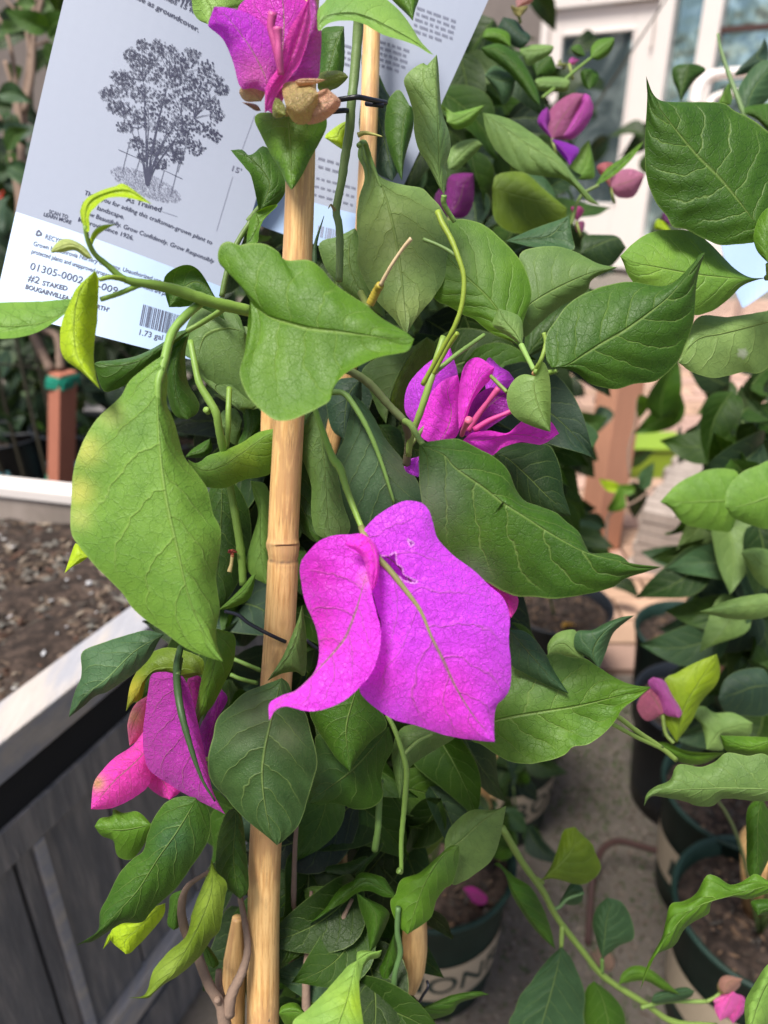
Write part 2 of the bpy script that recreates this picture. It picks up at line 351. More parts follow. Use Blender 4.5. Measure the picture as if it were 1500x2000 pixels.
# ------------------------------------------------------------------ leaf builder
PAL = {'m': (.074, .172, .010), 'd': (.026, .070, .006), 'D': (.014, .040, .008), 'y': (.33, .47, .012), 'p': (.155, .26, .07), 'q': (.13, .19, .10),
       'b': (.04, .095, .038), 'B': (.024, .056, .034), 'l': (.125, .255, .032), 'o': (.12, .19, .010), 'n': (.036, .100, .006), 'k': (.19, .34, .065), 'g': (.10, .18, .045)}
def loft(base, tip, mid, L, R, d, cl=6, cr=6, tilt=0, arch=0, nu=34, nv=20, q=.28, wave=1.0, bulge=1.0, patch=None, jitter=1.3, hole=None, uc=None, seed=None):
    """surface between a traced left edge, midrib and right edge; depths in mm"""
    d = d + DZ; sd_ = seed if seed is not None else random.random() * 100
    mid = smooth([base] + mid + [tip], nu); L = smooth([base] + L + [tip], nu); R = smooth([base] + R + [tip], nu)
    uu = np.linspace(0, 1, nu); vv = np.linspace(-1, 1, nv * 2 + 1)
    sz = min(1.0, np.linalg.norm(np.diff(mid[:, :2], axis=0), axis=1).sum() * d / FPX / 85); q = q * sz * .8; wave = wave * sz; jitter = jitter * sz
    ln = np.linalg.norm(np.diff(mid[:, :2], axis=0), axis=1).sum()
    X = np.zeros((nu, len(vv), 3))
    for j, v in enumerate(vv):
        E = L if v < 0 else R; c = cl if v < 0 else cr; a = abs(v)
        xy = mid[:, :2] + (E[:, :2] - mid[:, :2]) * a
        wn_ = np.array([mnoise.noise((u * 5, (3 if v < 0 else 9) + sd_, 0)) for u in uu])
        wn2 = np.array([mnoise.noise((u * 22, (3 if v < 0 else 9) + sd_, 5)) for u in uu])
        prof = np.sin(np.pi * np.clip(uu, 0, 1)) ** .7
        if v != 0:
            n2 = (E[:, :2] - mid[:, :2]); nl = np.linalg.norm(n2, axis=1)[:, None] + 1e-6
            xy = xy + n2 / nl * (wn2 * jitter * a ** 6)[:, None] * np.minimum(1, nl / 12)
        dep = c * a ** 1.35 * prof + tilt * uu + arch * np.sin(np.pi * uu)
        dep = dep - bulge * math.sin(math.pi * min(1, a)) * prof * (1 if c >= 0 else -1)
        dep += wave * 2.6 * wn_ * a ** 2 * prof
        ph = (uu - .27 * a ** 1.25) * NVEIN + (.42 if v > 0 else 0) + sd_
        dep -= q * np.cos(2 * np.pi * ph) * -1 * a * (1 - a) * 4 * prof * .6
        X[:, j, :2] = xy; X[:, j, 2] = d + dep
    if len(mid[0]) > 2: pass
    Wd = P(X[..., 0], X[..., 1], X[..., 2] / 1000)
    nvt = len(vv)
    V = Wd.reshape(-1, 3)
    F = [(i * nvt + j, i * nvt + j + 1, (i + 1) * nvt + j + 1, (i + 1) * nvt + j) for i in range(nu - 1) for j in range(nvt - 1)]
    UV = [((v + 1) / 2, u) for u in uu for v in vv]
    UV2 = (X[..., :2].reshape(-1, 2)) * d / 1000 / FPX * 100          # centimetres
    PX = X[..., :2].reshape(-1, 2)
    pa = np.zeros((len(V), 4))
    for (x, y, r, col, s) in (patch or []):
        w = s * np.exp(-((PX[:, 0] - x) ** 2 + (PX[:, 1] - y) ** 2) / r ** 2)
        k_ = w > pa[:, 3]; pa[k_, :3] = col; pa[:, 3] = np.maximum(pa[:, 3], w)
    if hole is not None:
        keep = []
        for poly in hole:
            h = np.array(poly)
            def inside(p):
                c_ = False; j = len(h) - 1
                for i in range(len(h)):
                    if (h[i][1] > p[1]) != (h[j][1] > p[1]) and p[0] < (h[j][0] - h[i][0]) * (p[1] - h[i][1]) / (h[j][1] - h[i][1]) + h[i][0]: c_ = not c_
                    j = i
                return c_
            lo, hi = h.min(0) - 12, h.max(0) + 12
            F2 = []
            for f in F:
                c_ = PX[list(f)].mean(0)
                if lo[0] < c_[0] < hi[0] and lo[1] < c_[1] < hi[1]:
                    if inside(c_): continue
                    dm = np.min(np.linalg.norm(smooth(np.vstack([h, h[:1]]), 80) - c_, axis=1))
                    if dm < 1.9:
                        for i in f: pa[i] = (.8, .5, .78, .5)
                F2.append(f)
            F = F2
    return V, F, UV, UV2, pa
def leaf(parent, view, d, col, base, mid, L, R, tip, mat='leaf', name='leaf', **kw):
    pp = lambda s: pts(s, view)
    b = pp(base)[0]; t = pp(tip)[0]
    V, F, UV, UV2, pa = loft(b, t, pp(mid), pp(L), pp(R), d, **kw)
    c = PAL[col] if isinstance(col, str) else col
    o = obj(name, V, F, M[mat], parent, c, V[0], uvs=UV, uv2=UV2, patch=pa)
    o['vs'] = min(1.0, math.hypot(b[0] - t[0], b[1] - t[1]) * d / FPX / 85); return o

# generic leaf variants in metres (unit length along +Y, normal +Z), for the leaves one cannot trace
def variant(seed, petal=False, width=.56, nu=13, nv=5):
    r = random.Random(seed); fold = r.uniform(.1, .5); droop = r.uniform(.05, .45); tw = r.uniform(-.5, .5); side = r.uniform(-.15, .15)
    V = []; UV = []; vv = np.linspace(-1, 1, nv * 2 + 1); uu = np.linspace(0, 1, nu)
    for u in uu:
        wd = width / 2 * (math.sin(math.pi * min(1, u ** .72)) ** .8 if not petal else math.sin(math.pi * u ** .8) ** .6) * (1 - .25 * u) + .002
        if u > .8 and not petal: wd *= 1 - .3 * (u - .8) / .2
        for v in vv:
            x = v * wd; z = fold * abs(x) - droop * u * u * .6 + .05 * math.sin(7 * u + seed) * abs(v) + .006 * math.cos(2 * math.pi * (u - .27 * abs(v)) * NVEIN) * abs(v) * (1 - abs(v)) * 2
            a = tw * u; X = x * math.cos(a) - z * math.sin(a) * .6; Z = x * math.sin(a) + z
            V.append((X + side * math.sin(math.pi * u), u * (1 - .1 * droop), Z)); UV.append(((v + 1) / 2, u))
    n = len(vv)
    F = [(i * n + j, i * n + j + 1, (i + 1) * n + j + 1, (i + 1) * n + j) for i in range(nu - 1) for j in range(n - 1)]
    me = new_mesh(V, F, uvs=UV, uv2=[(a[0] * 7, a[1] * 7) for a in V], patch=np.zeros((len(V), 4)), name='leaf')
    me.materials.append(M['bract' if petal else 'leaf']); return me
VAR = [variant(i) for i in range(8)]; VARP = [variant(20 + i, True, .7) for i in range(4)]
def free_leaf(parent, loc, size, face, tipdir, col, name='leaf', me=None):
    """face = normal direction, tipdir = where the tip points"""
    yv = Vector(tipdir).normalized(); zv = Vector(face); zv = (zv - yv * zv.dot(yv)).normalized(); xv = yv.cross(zv)
    o = bpy.data.objects.new(name, me or random.choice(VAR)); COL.objects.link(o)
    m = Matrix((xv, yv, zv)).transposed().to_4x4()
    o.rotation_euler = m.to_euler(); o.scale = (size * random.uniform(.85, 1.15), size, size)
    o.location = Vector(loc); o.color = (*col, 1); o['vs'] = .45
    if parent is not None: o.parent = parent; o.location = Vector(loc) - parent.matrix_basis.translation
    return o
def inpoly(x, y, h):
    c_ = False; j = len(h) - 1
    for i in range(len(h)):
        if (h[i][1] > y) != (h[j][1] > y) and x < (h[j][0] - h[i][0]) * (y - h[i][1]) / (h[j][1] - h[i][1]) + h[i][0]: c_ = not c_
        j = i
    return c_
def scatter(parent, poly, d0, d1, n, size, pal, seed=1, upness=.6, name='leaf'):
    r = random.Random(seed); random.seed(seed); h = pts(poly); xs = [a[0] for a in h]; ys = [a[1] for a in h]; k_ = 0
    got = []
    tries = 0
    while k_ < n and tries < 50 * n:
        tries += 1
        x, y = r.uniform(min(xs), max(xs)), r.uniform(min(ys), max(ys))
        if not inpoly(x, y, h): continue
        d = r.uniform(d0, d1)
        if got and min((x - a) ** 2 + (y - b) ** 2 + ((d - c) * 2500) ** 2 for a, b, c in got) < 26 ** 2: continue
        got.append((x, y, d))
        w = P(x, y, d)
        face = Vector((r.uniform(-.8, .8), -.75 + r.uniform(-.4, .4), upness + r.uniform(-.4, .5)))
        td = Vector((r.uniform(-1, 1), r.uniform(-.8, .3), r.uniform(-1.2, .25)))
        c = PAL[r.choice(pal)]; f = r.uniform(.4, 1.0)  # shade among the leaves put into the colour, varied at random
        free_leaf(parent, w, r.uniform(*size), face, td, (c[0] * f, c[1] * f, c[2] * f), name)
        k_ += 1
def arching_stems(parent, base, targets, rad=2.2, col=(.1, .16, .04)):
    for t in targets:
        b = np.array(base); t = np.array(t)
        midp = b * .45 + t * .55 + np.array([random.uniform(-.03, .03), random.uniform(-.02, .04), .05])
        V, F, UV = tube_data(smooth3([b, midp, t], 14), np.linspace(rad, rad * .45, 14) / 1000, 6)
        obj('stem', V, F, M['stem'], parent, col, b, uvs=UV)
def smooth3(p, n):
    p = np.array(p, float); q = np.vstack([2 * p[0] - p[1], p, 2 * p[-1] - p[-2]]); res = []
    for i in range(1, len(q) - 2):
        t = np.linspace(0, 1, 12)[:-1, None]; a, b, c, e = q[i - 1], q[i], q[i + 1], q[i + 2]
        res.append(.5 * ((2 * b) + (c - a) * t + (2 * a - 5 * b + 4 * c - e) * t ** 2 + (3 * b - a - 3 * c + e) * t ** 3))
    res = np.vstack(res + [p[-1:]]); l = np.r_[0, np.cumsum(np.linalg.norm(np.diff(res, axis=0), axis=1))]
    return np.stack([np.interp(np.linspace(0, l[-1], n), l, res[:, k_]) for k_ in range(3)], 1)
# ================================================================== SETTING
g = MB(); g.add([(-60, -30, 0), (60, -30, 0), (60, 90, 0), (-60, 90, 0)], [(0, 1, 2, 3)])
tag(g.build('ground', M['ground']), kind='structure')
# loose bark and grit on the ground
def chips(name, region, n, size, cols, z, parent=None, seed=3, disc=None, mat='chips'):
    r = np.random.default_rng(seed); mb = MB(); colsA = []
    for i in range(n):
        if disc is not None:
            a, q = r.uniform(0, 2 * math.pi), disc[3] * math.sqrt(r.uniform()); x, y = disc[0] + q * math.cos(a), disc[1] + q * math.sin(a)
        else:
            x, y = region(r)
        s = r.uniform(*size); l = s * r.uniform(1, 3.2); w = s; h = s * r.uniform(.3, .9)
        rot = Matrix.Rotation(r.uniform(0, 6.3), 3, 'Z') @ Matrix.Rotation(r.uniform(-.5, .5), 3, 'X') @ Matrix.Rotation(r.uniform(-.4, .4), 3, 'Y')
        b = len(mb.v)
        q = [Vector((l * c[0] * r.uniform(.7, 1.2), w * c[1] * r.uniform(.6, 1.2), h * c[2])) for c in ((1, 0, 0), (0, 1, 0), (-1, 0, 0), (0, -1, 0), (0, 0, 1), (0, 0, -1))]
        mb.add([rot @ a_ + Vector((x, y, z + h * .3)) for a_ in q], [(0, 1, 4), (1, 2, 4), (2, 3, 4), (3, 0, 4), (1, 0, 5), (2, 1, 5), (3, 2, 5), (0, 3, 5)])
        c = cols[r.integers(len(cols))]; colsA += [(*c, 1)] * 6
    o = obj(name, mb.v, mb.f, M['chips_v'], parent, None, None if parent is None else tuple(parent.matrix_basis.translation), patch=colsA, smooth_sh=False)
    return tag(o, kind='stuff')
k = NT('chips_vcol'); vc = k.n('VertexColor', layer_name='Patch'); tcn = k.n('TexCoord')
k.l(k.mix(k.noise(tcn.outputs['Object'], 200, 2), vc.outputs[0], k.mix(1.0, vc.outputs[0], (.4, .4, .4), 'MULTIPLY')), k.b.inputs['Base Color']); k.b.inputs['Roughness'].default_value = .9; M['chips_v'] = k.m
BROWN = [(.12, .08, .055), (.06, .045, .035), (.2, .14, .1), (.09, .07, .055), (.3, .24, .18), (.05, .04, .035), (.16, .15, .13), (.22, .2, .17)]
GRIT = [(.26, .2, .16), (.17, .13, .1), (.3, .24, .19), (.13, .1, .08), (.36, .3, .25), (.21, .17, .14), (.09, .12, .05), (.12, .15, .07), (.28, .25, .2), (.19, .17, .15)]
chips('mulch', lambda r: (r.uniform(-.2, 1.3), r.uniform(.1, 1.5)), 30000, (.0010, .0032), GRIT, .001)
def blades(n, seed=9):
    r = random.Random(seed); mb = MB()
    for i in range(n):
        cx, cy = r.uniform(.3, 1.0), r.uniform(.55, 1.3)
        if mnoise.noise((cx * 6, cy * 6, 1)) < -.05: continue
        h = r.uniform(.008, .022); a = r.uniform(0, 6.3); w = .0012
        mb.add([(cx - w * math.cos(a), cy - w * math.sin(a), 0), (cx + w * math.cos(a), cy + w * math.sin(a), 0), (cx + r.uniform(-.01, .01), cy + r.uniform(-.01, .01), h)], [(0, 1, 2)])
    o = mb.build('grass', M['stem'], color=(.1, .17, .05)); tag(o, kind='stuff')
blades(5000)

# brick paving
pv = MB(); pv.add([(.2, 1.36, .001), (4.2, 1.36, .001), (4.2, 6.0, .001), (.2, 6.0, .001)], [(0, 1, 2, 3)])
pav = pv.build('brick_paving', M['mortar']); tag(pav, kind='structure')
bm_ = MB(); bm_.box((0, 0, 0), (.192, .092, .03)); brick_me = new_mesh(bm_.v, bm_.f, uvs=bm_.uv, smooth_sh=False, name='brick'); brick_me.materials.append(M['brick'])
far = MB(); cnt = 0
rows = []
for j in range(46):
    for i in range(20):
        x = .3 + i * .2 + (.1 if j % 2 else 0); y = 1.41 + j * .1
        rows.append((x, y))
rows.sort(key=lambda p: p[1] + abs(p[0] / max(.1, p[1]) - .38) * 4)
for x, y in rows:
    z = .004 + random.uniform(-.002, .003)
    if cnt < 280:
        o = bpy.data.objects.new('brick', brick_me); COL.objects.link(o); o.location = (x, y, z); o.parent = pav
        f = random.uniform(.7, 1.15); o.color = (.42 * f, .27 * f, .2 * f * random.uniform(.9, 1.1), 1); o.rotation_euler = (0, 0, random.uniform(-.02, .02)); cnt += 1
    else:
        far.box((x, y, z), (.192, .092, .03))
fo = far.build('brick_field', M['brick'], pav, (.4, .26, .2)); tag(fo, kind='stuff')

# ---- building with white framed door and windows
TH = math.radians(37); WT = np.array([math.cos(TH), -math.sin(TH), 0]); WN = np.array([-math.sin(TH), -math.cos(TH), 0])   # along wall, towards camera
WO = P(1240, 60, 6.4); WO[2] = 0
def wa(px, py, off=0):
    r = ray(px, py); o_ = WO + WN * off
    t = (o_ - CC).dot(WN) / r.dot(WN); p = CC + t * r
    return (p - o_).dot(WT), p[2]
WROT = Matrix((WT, -WN, (0, 0, 1))).transposed()
def wbox(mb, a0, a1, z0, z1, t0, t1):
    c = WO + WT * (a0 + a1) / 2 + WN * (t0 + t1) / 2 + np.array([0, 0, (z0 + z1) / 2])
    mb.box(c, (abs(a1 - a0), abs(t1 - t0), abs(z1 - z0)), WROT)
hz = wa(1243, 60)[1]
A = {k_: wa(x, 60)[0] for k_, x in dict(gl=1020, gr=1243, sr=1288, jr=1318, pr=1372, mr=1410, end=1900).items()}
A['gl'] = A['gr'] - .66; A['sl'] = A['gl'] - .12
top_rail = wa(1240, 8)[1]
bld = empty('shop_building', WO, 'white framed glass door and windows of the shop front behind the plants', 'building')
m = MB(); wbox(m, -9, A['sl'] - .06, 0, 3.6, -.25, -.02); wbox(m, A['sl'] - .06, A['end'], 2.75, 3.6, -.25, -.02); wbox(m, A['sl'] - .06, A['end'], 0, .05, -.25, -.02); m.build('wall', M['wall'], bld, origin=WO)
m = MB(); wbox(m, A['sl'] - .06, A['end'], -.0, 2.75, -1.5, -1.45); m.build('interior', M['black'], bld, origin=WO)
def member(name, a0, a1, z0, z1, t0=-.02, t1=.06, mat='white', par=None):
    m = MB(); wbox(m, a0, a1, z0, z1, t0, t1); return m.build(name, M[mat], par or bld, origin=WO, bevel=.006 if mat == 'white' else 0)
# door leaf (part) with its panes
d0 = MB(); wbox(d0, A['gr'], A['sr'], .05, top_rail, 0, .05); wbox(d0, A['sl'], A['gl'], .05, top_rail, 0, .05)
wbox(d0, A['gl'], A['gr'], hz, top_rail, 0, .05); wbox(d0, A['gl'], A['gr'], .05, .62, 0, .05)
wbox(d0, A['gr'] - .0, A['gr'] + .02, .62, hz, .052, .066); wbox(d0, A['gl'], A['gr'] + .02, hz, hz + .02, .052, .066)
door = d0.build('door', M['white'], bld, origin=WO, bevel=.004)
gp = MB(); wbox(gp, A['gl'] + .001, A['gr'] - .001, .621, hz - .001, .01, .02)
g_ = gp.build('glass_pane', M['glass'], door, origin=WO); g_.location = (0, 0, 0)
hg = MB(); wbox(hg, A['sr'] - .045, A['sr'] - .025, top_rail - .32, top_rail - .12, .052, .085)
h_ = hg.build('hinge', M['white'], door, origin=WO); h_.location = (0, 0, 0)
member('door_frame', A['sr'] + .004, A['jr'], .05, 2.75, -.02, .09)
member('door_frame', A['sl'] - .08, A['sl'] - .004, .05, 2.75, -.02, .09)
member('door_head', A['sl'] - .004, A['sr'] + .004, top_rail + .012, top_rail + .1, -.02, .1)
member('transom_panel', A['sl'] - .004, A['sr'] + .004, top_rail + .1, 2.75, -.02, .03)
wf = member('window_frame', A['pr'], A['mr'], .05, 2.75, -.02, .08)
member('window_frame', A['jr'] + .002, A['pr'] - .002, .05, .35, -.02, .05)
member('window_frame', A['mr'] + .002, A['end'], .05, .35, -.02, .05)
zb = wa(1460, 55)[1]
member('window_bar', A['mr'] + .002, A['end'], zb - .02, zb + .02, -.01, .05, 'rust')
member('window_pane', A['jr'] + .002, A['pr'] - .002, .351, 2.75, -.01, .0, 'glass')
member('window_pane', A['mr'] + .002, A['end'], .351, 2.75, -.012, -.002, 'glass')
# pale rounded chair back in front of the window
ch = empty('garden_chair', on_z(1400, 640, 0), 'pale garden chair back with rounded corner in front of the shop window', 'chair')
pc = [P(x, y, 4.6) for x, y in ((1362, 330), (1358, 230), (1362, 180), (1385, 150), (1440, 142), (1520, 140))]
V, F, UV = tube_data(smooth3(pc, 24), .032, 12); obj('back_frame', V, F, M['white'], ch, None, V[0], uvs=UV)
pc = [P(x, y, 4.62) for x, y in ((1385, 330), (1385, 220), (1395, 190), (1440, 182), (1520, 180))]
V, F, UV = tube_data(smooth3(pc, 24), .02, 10); obj('back_frame', V, F, M['white'], ch, None, V[0], uvs=UV)
for x in (1362, 1500):
    b = on_z(x, 640, 0); V, F, UV = tube_data([P(x, 330, 4.6), np.array([P(x, 330, 4.6)[0], P(x, 330, 4.6)[1], 0])], .028, 10); obj('leg', V, F, M['white'], ch, None, V[0], uvs=UV)

# cedar post
pp = on_z(1166, 1075, 0); m = MB(); m.box((pp[0], pp[1], .36), (.088, .088, .72), Matrix.Rotation(.35, 3, 'Z'))
tag(m.build('wooden_post', M['cedar'], bevel=.004, origin=tuple(pp)), 'orange brown square wooden post standing on the brick paving', 'post')
# lime crate, terracotta pot and timber stack in the distance behind the post
c0 = on_z(1256, 925, 0)
m = MB(); m.box((c0[0], c0[1], .06), (.24, .16, .12)); lc = m.build('plastic_crate', None, bevel=.01, origin=tuple(c0))
k = NT('lime'); k.b.inputs['Base Color'].default_value = (.2, .31, .02, 1); lc.data.materials.append(k.m)
m = MB(); m.box((c0[0], c0[1], .127), (.255, .175, .012)); m.build('rim', k.m, lc, bevel=.003).location = -Vector(c0) * 0
lc.children[0].location = -Vector(c0)
tag(lc, 'lime green crate on the paving behind the wooden post', 'crate')
# stack of pale boards lying diagonally
sb_c = on_z(1262, 1130, 0)
stack = empty('board_stack', sb_c, 'stack of pale weathered boards lying on the paving between the pots', 'boards')
sa = math.radians(-32); dx = np.array([math.cos(sa), math.sin(sa), 0]); dy = np.array([-math.sin(sa), math.cos(sa), 0])
bd = MB(); bd.box((0, 0, 0), (.30, .048, .03)); bme = new_mesh(bd.v, bd.f, uvs=bd.uv, smooth_sh=False, name='board'); bme.materials.append(M['wood_pale'])
for lay in range(6):
    for i in range(9):
        o = bpy.data.objects.new('board', bme); COL.objects.link(o); o.parent = stack
        o.location = Vector(dx * random.uniform(-.012, .012) + dy * (i * .051 + .02) + dx * .1 + np.array([0, 0, .02 + lay * .034]))
        o.rotation_euler = (0, 0, sa + random.uniform(-.02, .02))

# ---- pots
def lathe(profile, n=56):
    V = []; F = []; UV = []
    for i, (r, z) in enumerate(profile):
        for j in range(n):
            a = 2 * math.pi * j / n; V.append((r * math.cos(a), r * math.sin(a), z)); UV.append((j / n, z))
    for i in range(len(profile) - 1):
        for j in range(n):
            F.append((i * n + j, i * n + (j + 1) % n, (i + 1) * n + (j + 1) % n, (i + 1) * n + j))
    return V, F, UV
PR, PH = .112, .225
def pr_at(z, R=PR): return R * (.80 + .17 * z / PH)
def text_mesh(body, size=1.0, bold=0.0):
    cu = bpy.data.curves.new('t', 'FONT'); cu.body = body; cu.size = size; cu.align_x = 'LEFT'; cu.offset = bold; cu.resolution_u = 3
    o = bpy.data.objects.new('t', cu); COL.objects.link(o); dg = bpy.context.evaluated_depsgraph_get(); dg.update()
    me = bpy.data.meshes.new_from_object(o.evaluated_get(dg)); v = np.array([x.co[:] for x in me.vertices]); f = [tuple(p.vertices) for p in me.polygons]
    bpy.data.objects.remove(o); bpy.data.curves.remove(cu); bpy.data.meshes.remove(me); return v, f
def subdivide_x(v, f, step):
    """cut long triangles so that text bends with a curved surface"""
    import bmesh
    bm = bmesh.new(); vs = [bm.verts.new(a) for a in v]
    for q in f:
        try: bm.faces.new([vs[i] for i in q])
        except ValueError: pass
    bmesh.ops.triangulate(bm, faces=bm.faces)
    for _ in range(3):
        es = [e for e in bm.edges if e.calc_length() > step]
        if not es: break
        bmesh.ops.subdivide_edges(bm, edges=es, cuts=1)
        bmesh.ops.triangulate(bm, faces=bm.faces)
    bm.verts.index_update(); v2 = np.array([a.co[:] for a in bm.verts]); f2 = [tuple(x.index for x in q.verts) for q in bm.faces]; bm.free(); return v2, f2
def pot(cx, cy, label, R=PR, Hh=PH, mat='pot', band=None, text_ang=None, group=None, z0=0, seed=0, text='MONROVIA'):
    t = empty('plant_pot', (cx, cy, z0), label, 'pot', group)
    s = R / PR; hs = Hh / PH
    prof = [(0, .002), (pr_at(0) - .012, .002), (pr_at(0), .006), (pr_at(.05), .05), (pr_at(PH - .034), PH - .034), (PR * .965, PH - .032), (PR * .975, PH - .008), (PR * 1.0, PH - .007), (PR * 1.02, PH - .003), (PR * 1.015, PH + .001), (PR * .99, PH + .002), (PR * .955, PH), (PR * .93, PH - .03), (PR * .90, PH - .06)]
    V, F, UV = lathe([(r * s, z * hs) for r, z in prof])
    o = obj('body', V, F, M[mat], t, uvs=UV); o.location = (0, 0, 0)
    # soil
    n = 40; V = []; F = []; r_ = random.Random(seed)
    rings = 14
    V.append((0, 0, Hh - .026))
    for i in range(1, rings + 1):
        for j in range(n):
            a = 2 * math.pi * j / n; rr = R * .945 * i / rings
            x, y = rr * math.cos(a), rr * math.sin(a); V.append((x, y, Hh - .028 + .01 * mnoise.noise((x * 40 + seed, y * 40, 0)) * (1 if i < rings else 0)))
    F = [(0, 1 + j, 1 + (j + 1) % n) for j in range(n)] + [(1 + (i - 1) * n + j, 1 + i * n + j, 1 + i * n + (j + 1) % n, 1 + (i - 1) * n + (j + 1) % n) for i in range(1, rings) for j in range(n)]
    so = obj('soil', V, F, M['soil'], t); so.location = (0, 0, 0)
    ck = chips('bark_chips', None, 240, (.0015, .0045), [(.05, .035, .025), (.03, .022, .018), (.09, .06, .04), (.14, .09, .06), (.2, .12, .07), (.07, .06, .05)], Hh - .024, None, seed + 5, disc=(0, 0, 0, R * .9))
    ck.parent = so
    if band is not None:
        z_lo, z_hi = band; V = []; F = []; m_ = 96
        for j in range(m_ + 1):
            a = 2 * math.pi * j / m_
            for z in (z_lo, z_hi):
                rr = (pr_at(z) + .0012) * s; V.append((rr * math.cos(a), rr * math.sin(a), z * hs))
        F = [(2 * j, 2 * j + 2, 2 * j + 3, 2 * j + 1) for j in range(m_)]
        bo = obj('label_band', V, F, M['band'], t); bo.location = (0, 0, 0)
        sz = (z_hi - z_lo) * .52
        v, f = text_mesh(text, sz * 1.38, sz * .012); v[:, 0] -= (v[:, 0].min() + v[:, 0].max()) / 2; v, f = subdivide_x(v, f, .006)
        for a0 in (text_ang or []):
            V = []
            for x, y, _ in v:
                z = z_lo + (z_hi - z_lo) * .24 + y; rr = (pr_at(z) + .0018) * s; a = a0 + x / (rr)
                V.append((rr * math.cos(a), rr * math.sin(a), z * hs))
            to = obj('lettering', V, f, M['ink'], bo, smooth_sh=False); to.location = (0, 0, 0)
    return t
def pot_px(px, py, label, **kw):
    c = on_z(px, py, kw.get('Hh', PH)); return pot(c[0], c[1], label, **kw), c
FACE = -math.pi / 2
potA, cA = pot_px(843, 1668, 'green pot with cream lettered band at bottom centre, below the pale leaves', band=(.062, .138), text_ang=[FACE + .95], seed=1)
potB, cB = pot_px(1500, 1778, 'green pot filled with bark soil at the bottom right corner', band=(.062, .138), text_ang=[FACE + 1.2], seed=2)
potC, cC = pot_px(1357, 1235, 'pot with grey rim and a cut cane in it, right of the beige boards', band=None, seed=3)
potD, cD = pot_px(1090, 1178, 'dark pot just below the tip of the long dark leaf', band=None, seed=4, mat='black_pot')
potE, cE = pot_px(978, 1392, 'green pot with cream band partly hidden behind the big pale leaf', band=(.062, .138), text_ang=[FACE + .3], seed=5)
potF, cF = pot_px(1450, 1545, 'dark green pot with cream band above the bark filled pot', band=(.062, .138), text_ang=[FACE + .15], seed=6)
potG, cG = pot_px(1372, 1372, 'dark pot standing just behind the pink bud', band=None, seed=7, mat='black_pot')
cM = P(470, 2000, .33); cM[2] = 0; potM = pot(cM[0] - .05, .02, 'green pot that holds the staked flowering plant', seed=8, band=(.062, .138), text_ang=[FACE])
# pale cut cane, orange chips, fallen petals
def disc_leaf(name, loc, size, col, rot, label, cat, petal=True, parent=None):
    o = bpy.data.objects.new(name, random.choice(VARP if petal else VAR)); COL.objects.link(o); o.location = loc; o.scale = (size, size, size); o.rotation_euler = rot; o.color = (*col, 1)
    tag(o, label, cat); return o
w = on_z(1193, 1895, .004); disc_leaf('fallen_leaf', w, .045, (.42, .25, .2), (.1, .1, .3), 'dry pinkish leaf lying on the ground between the pots', 'leaf')
w = on_z(1010 - 60, 1765, PH - .018); disc_leaf('fallen_bract', w, .035, (.5, .02, .3), (.3, .2, 1), 'magenta petal lying on the soil inside the lettered pot', 'petal')
w = on_z(1125, 1222, PH - .015); disc_leaf('fallen_leaf', w, .035, (.6, .3, .02), (.2, .2, 2), 'orange leaf lying on the soil in the dark pot', 'leaf')

# bent brown metal rod
V, F, UV = tube_data(smooth3([on_z(1148, 1845, .0), on_z(1155, 1740, .05), on_z(1163, 1690, .07), on_z(1180, 1655, .075), on_z(1210, 1643, .075), on_z(1260, 1655, .07), on_z(1345, 1680, .06)], 40), .0052, 12)
tag(obj('metal_rod', V, F, M['rust'], None, None, V[0], uvs=UV), 'bent rusty brown metal rod standing between the pots', 'rod')

# ---- raised planter on the left
ZT = .62
B0 = on_z(-260, 1640, ZT); B1 = on_z(0, 1452, ZT); B2 = on_z(300, 1215, ZT)
dS = (B2 - B1)[:2]; dS /= np.linalg.norm(dS)
K0 = on_z(0, 937, ZT); K1 = on_z(140, 952, ZT); dK = (K1 - K0)[:2]; dK /= np.linalg.norm(dK)
def isect(p, d_, q, e):
    Mx = np.array([d_, -e]).T; s_ = np.linalg.solve(Mx, (q - p)[:2]); return p[:2] + s_[0] * d_
corner = isect(B1, dS, K0, dK); near = B1[:2] - dS * .45; farL = K0[:2] - dK * .9; nearL = near + (farL - corner)
pl = empty('raised_planter', (*near, 0), 'raised grey timber planter box full of bark soil on the left', 'planter')
nS = np.array([dS[1], -dS[0]])      # outward (to the right)
nK = np.array([-dK[1], dK[0]])      # outward (away from camera)
def run(p, q, z0, z1, t0, t1, nrm):
    a, b = np.array(p) + nrm * t0, np.array(q) + nrm * t0; c, d_ = np.array(q) + nrm * t1, np.array(p) + nrm * t1
    return [(*a, z0), (*b, z0), (*c, z0), (*d_, z0)], [(*a, z1), (*b, z1), (*c, z1), (*d_, z1)]
def prun(name, p, q, z0, z1, t0, t1, nrm, mat, bev=.002):
    m = MB(); m.hexa(*run(p, q, z0, z1, t0, t1, nrm)); return m.build(name, M[mat], pl, origin=(*p, z0), bevel=bev)
prun('top_board', near, corner, ZT - .040, ZT, -.045, 0, nS, 'wood_cap')
prun('rail', near, corner, ZT - .132, ZT - .088, -.03, -.002, nS, 'wood')
prun('black_strip', near, corner, ZT - .088, ZT - .040, -.04, -.006, nS, 'black', 0)  # black strap set nearly flush below the top board
prun('rail', near, corner, .115, .165, -.026, .002, nS, 'wood_cap'); prun('black_strip', near, corner, .09, .115, -.04, -.02, nS, 'black', 0)
prun('foot_board', near, corner, .0, .09, -.03, -.006, nS, 'wood')
Ls = np.linalg.norm(corner - near); x = 0
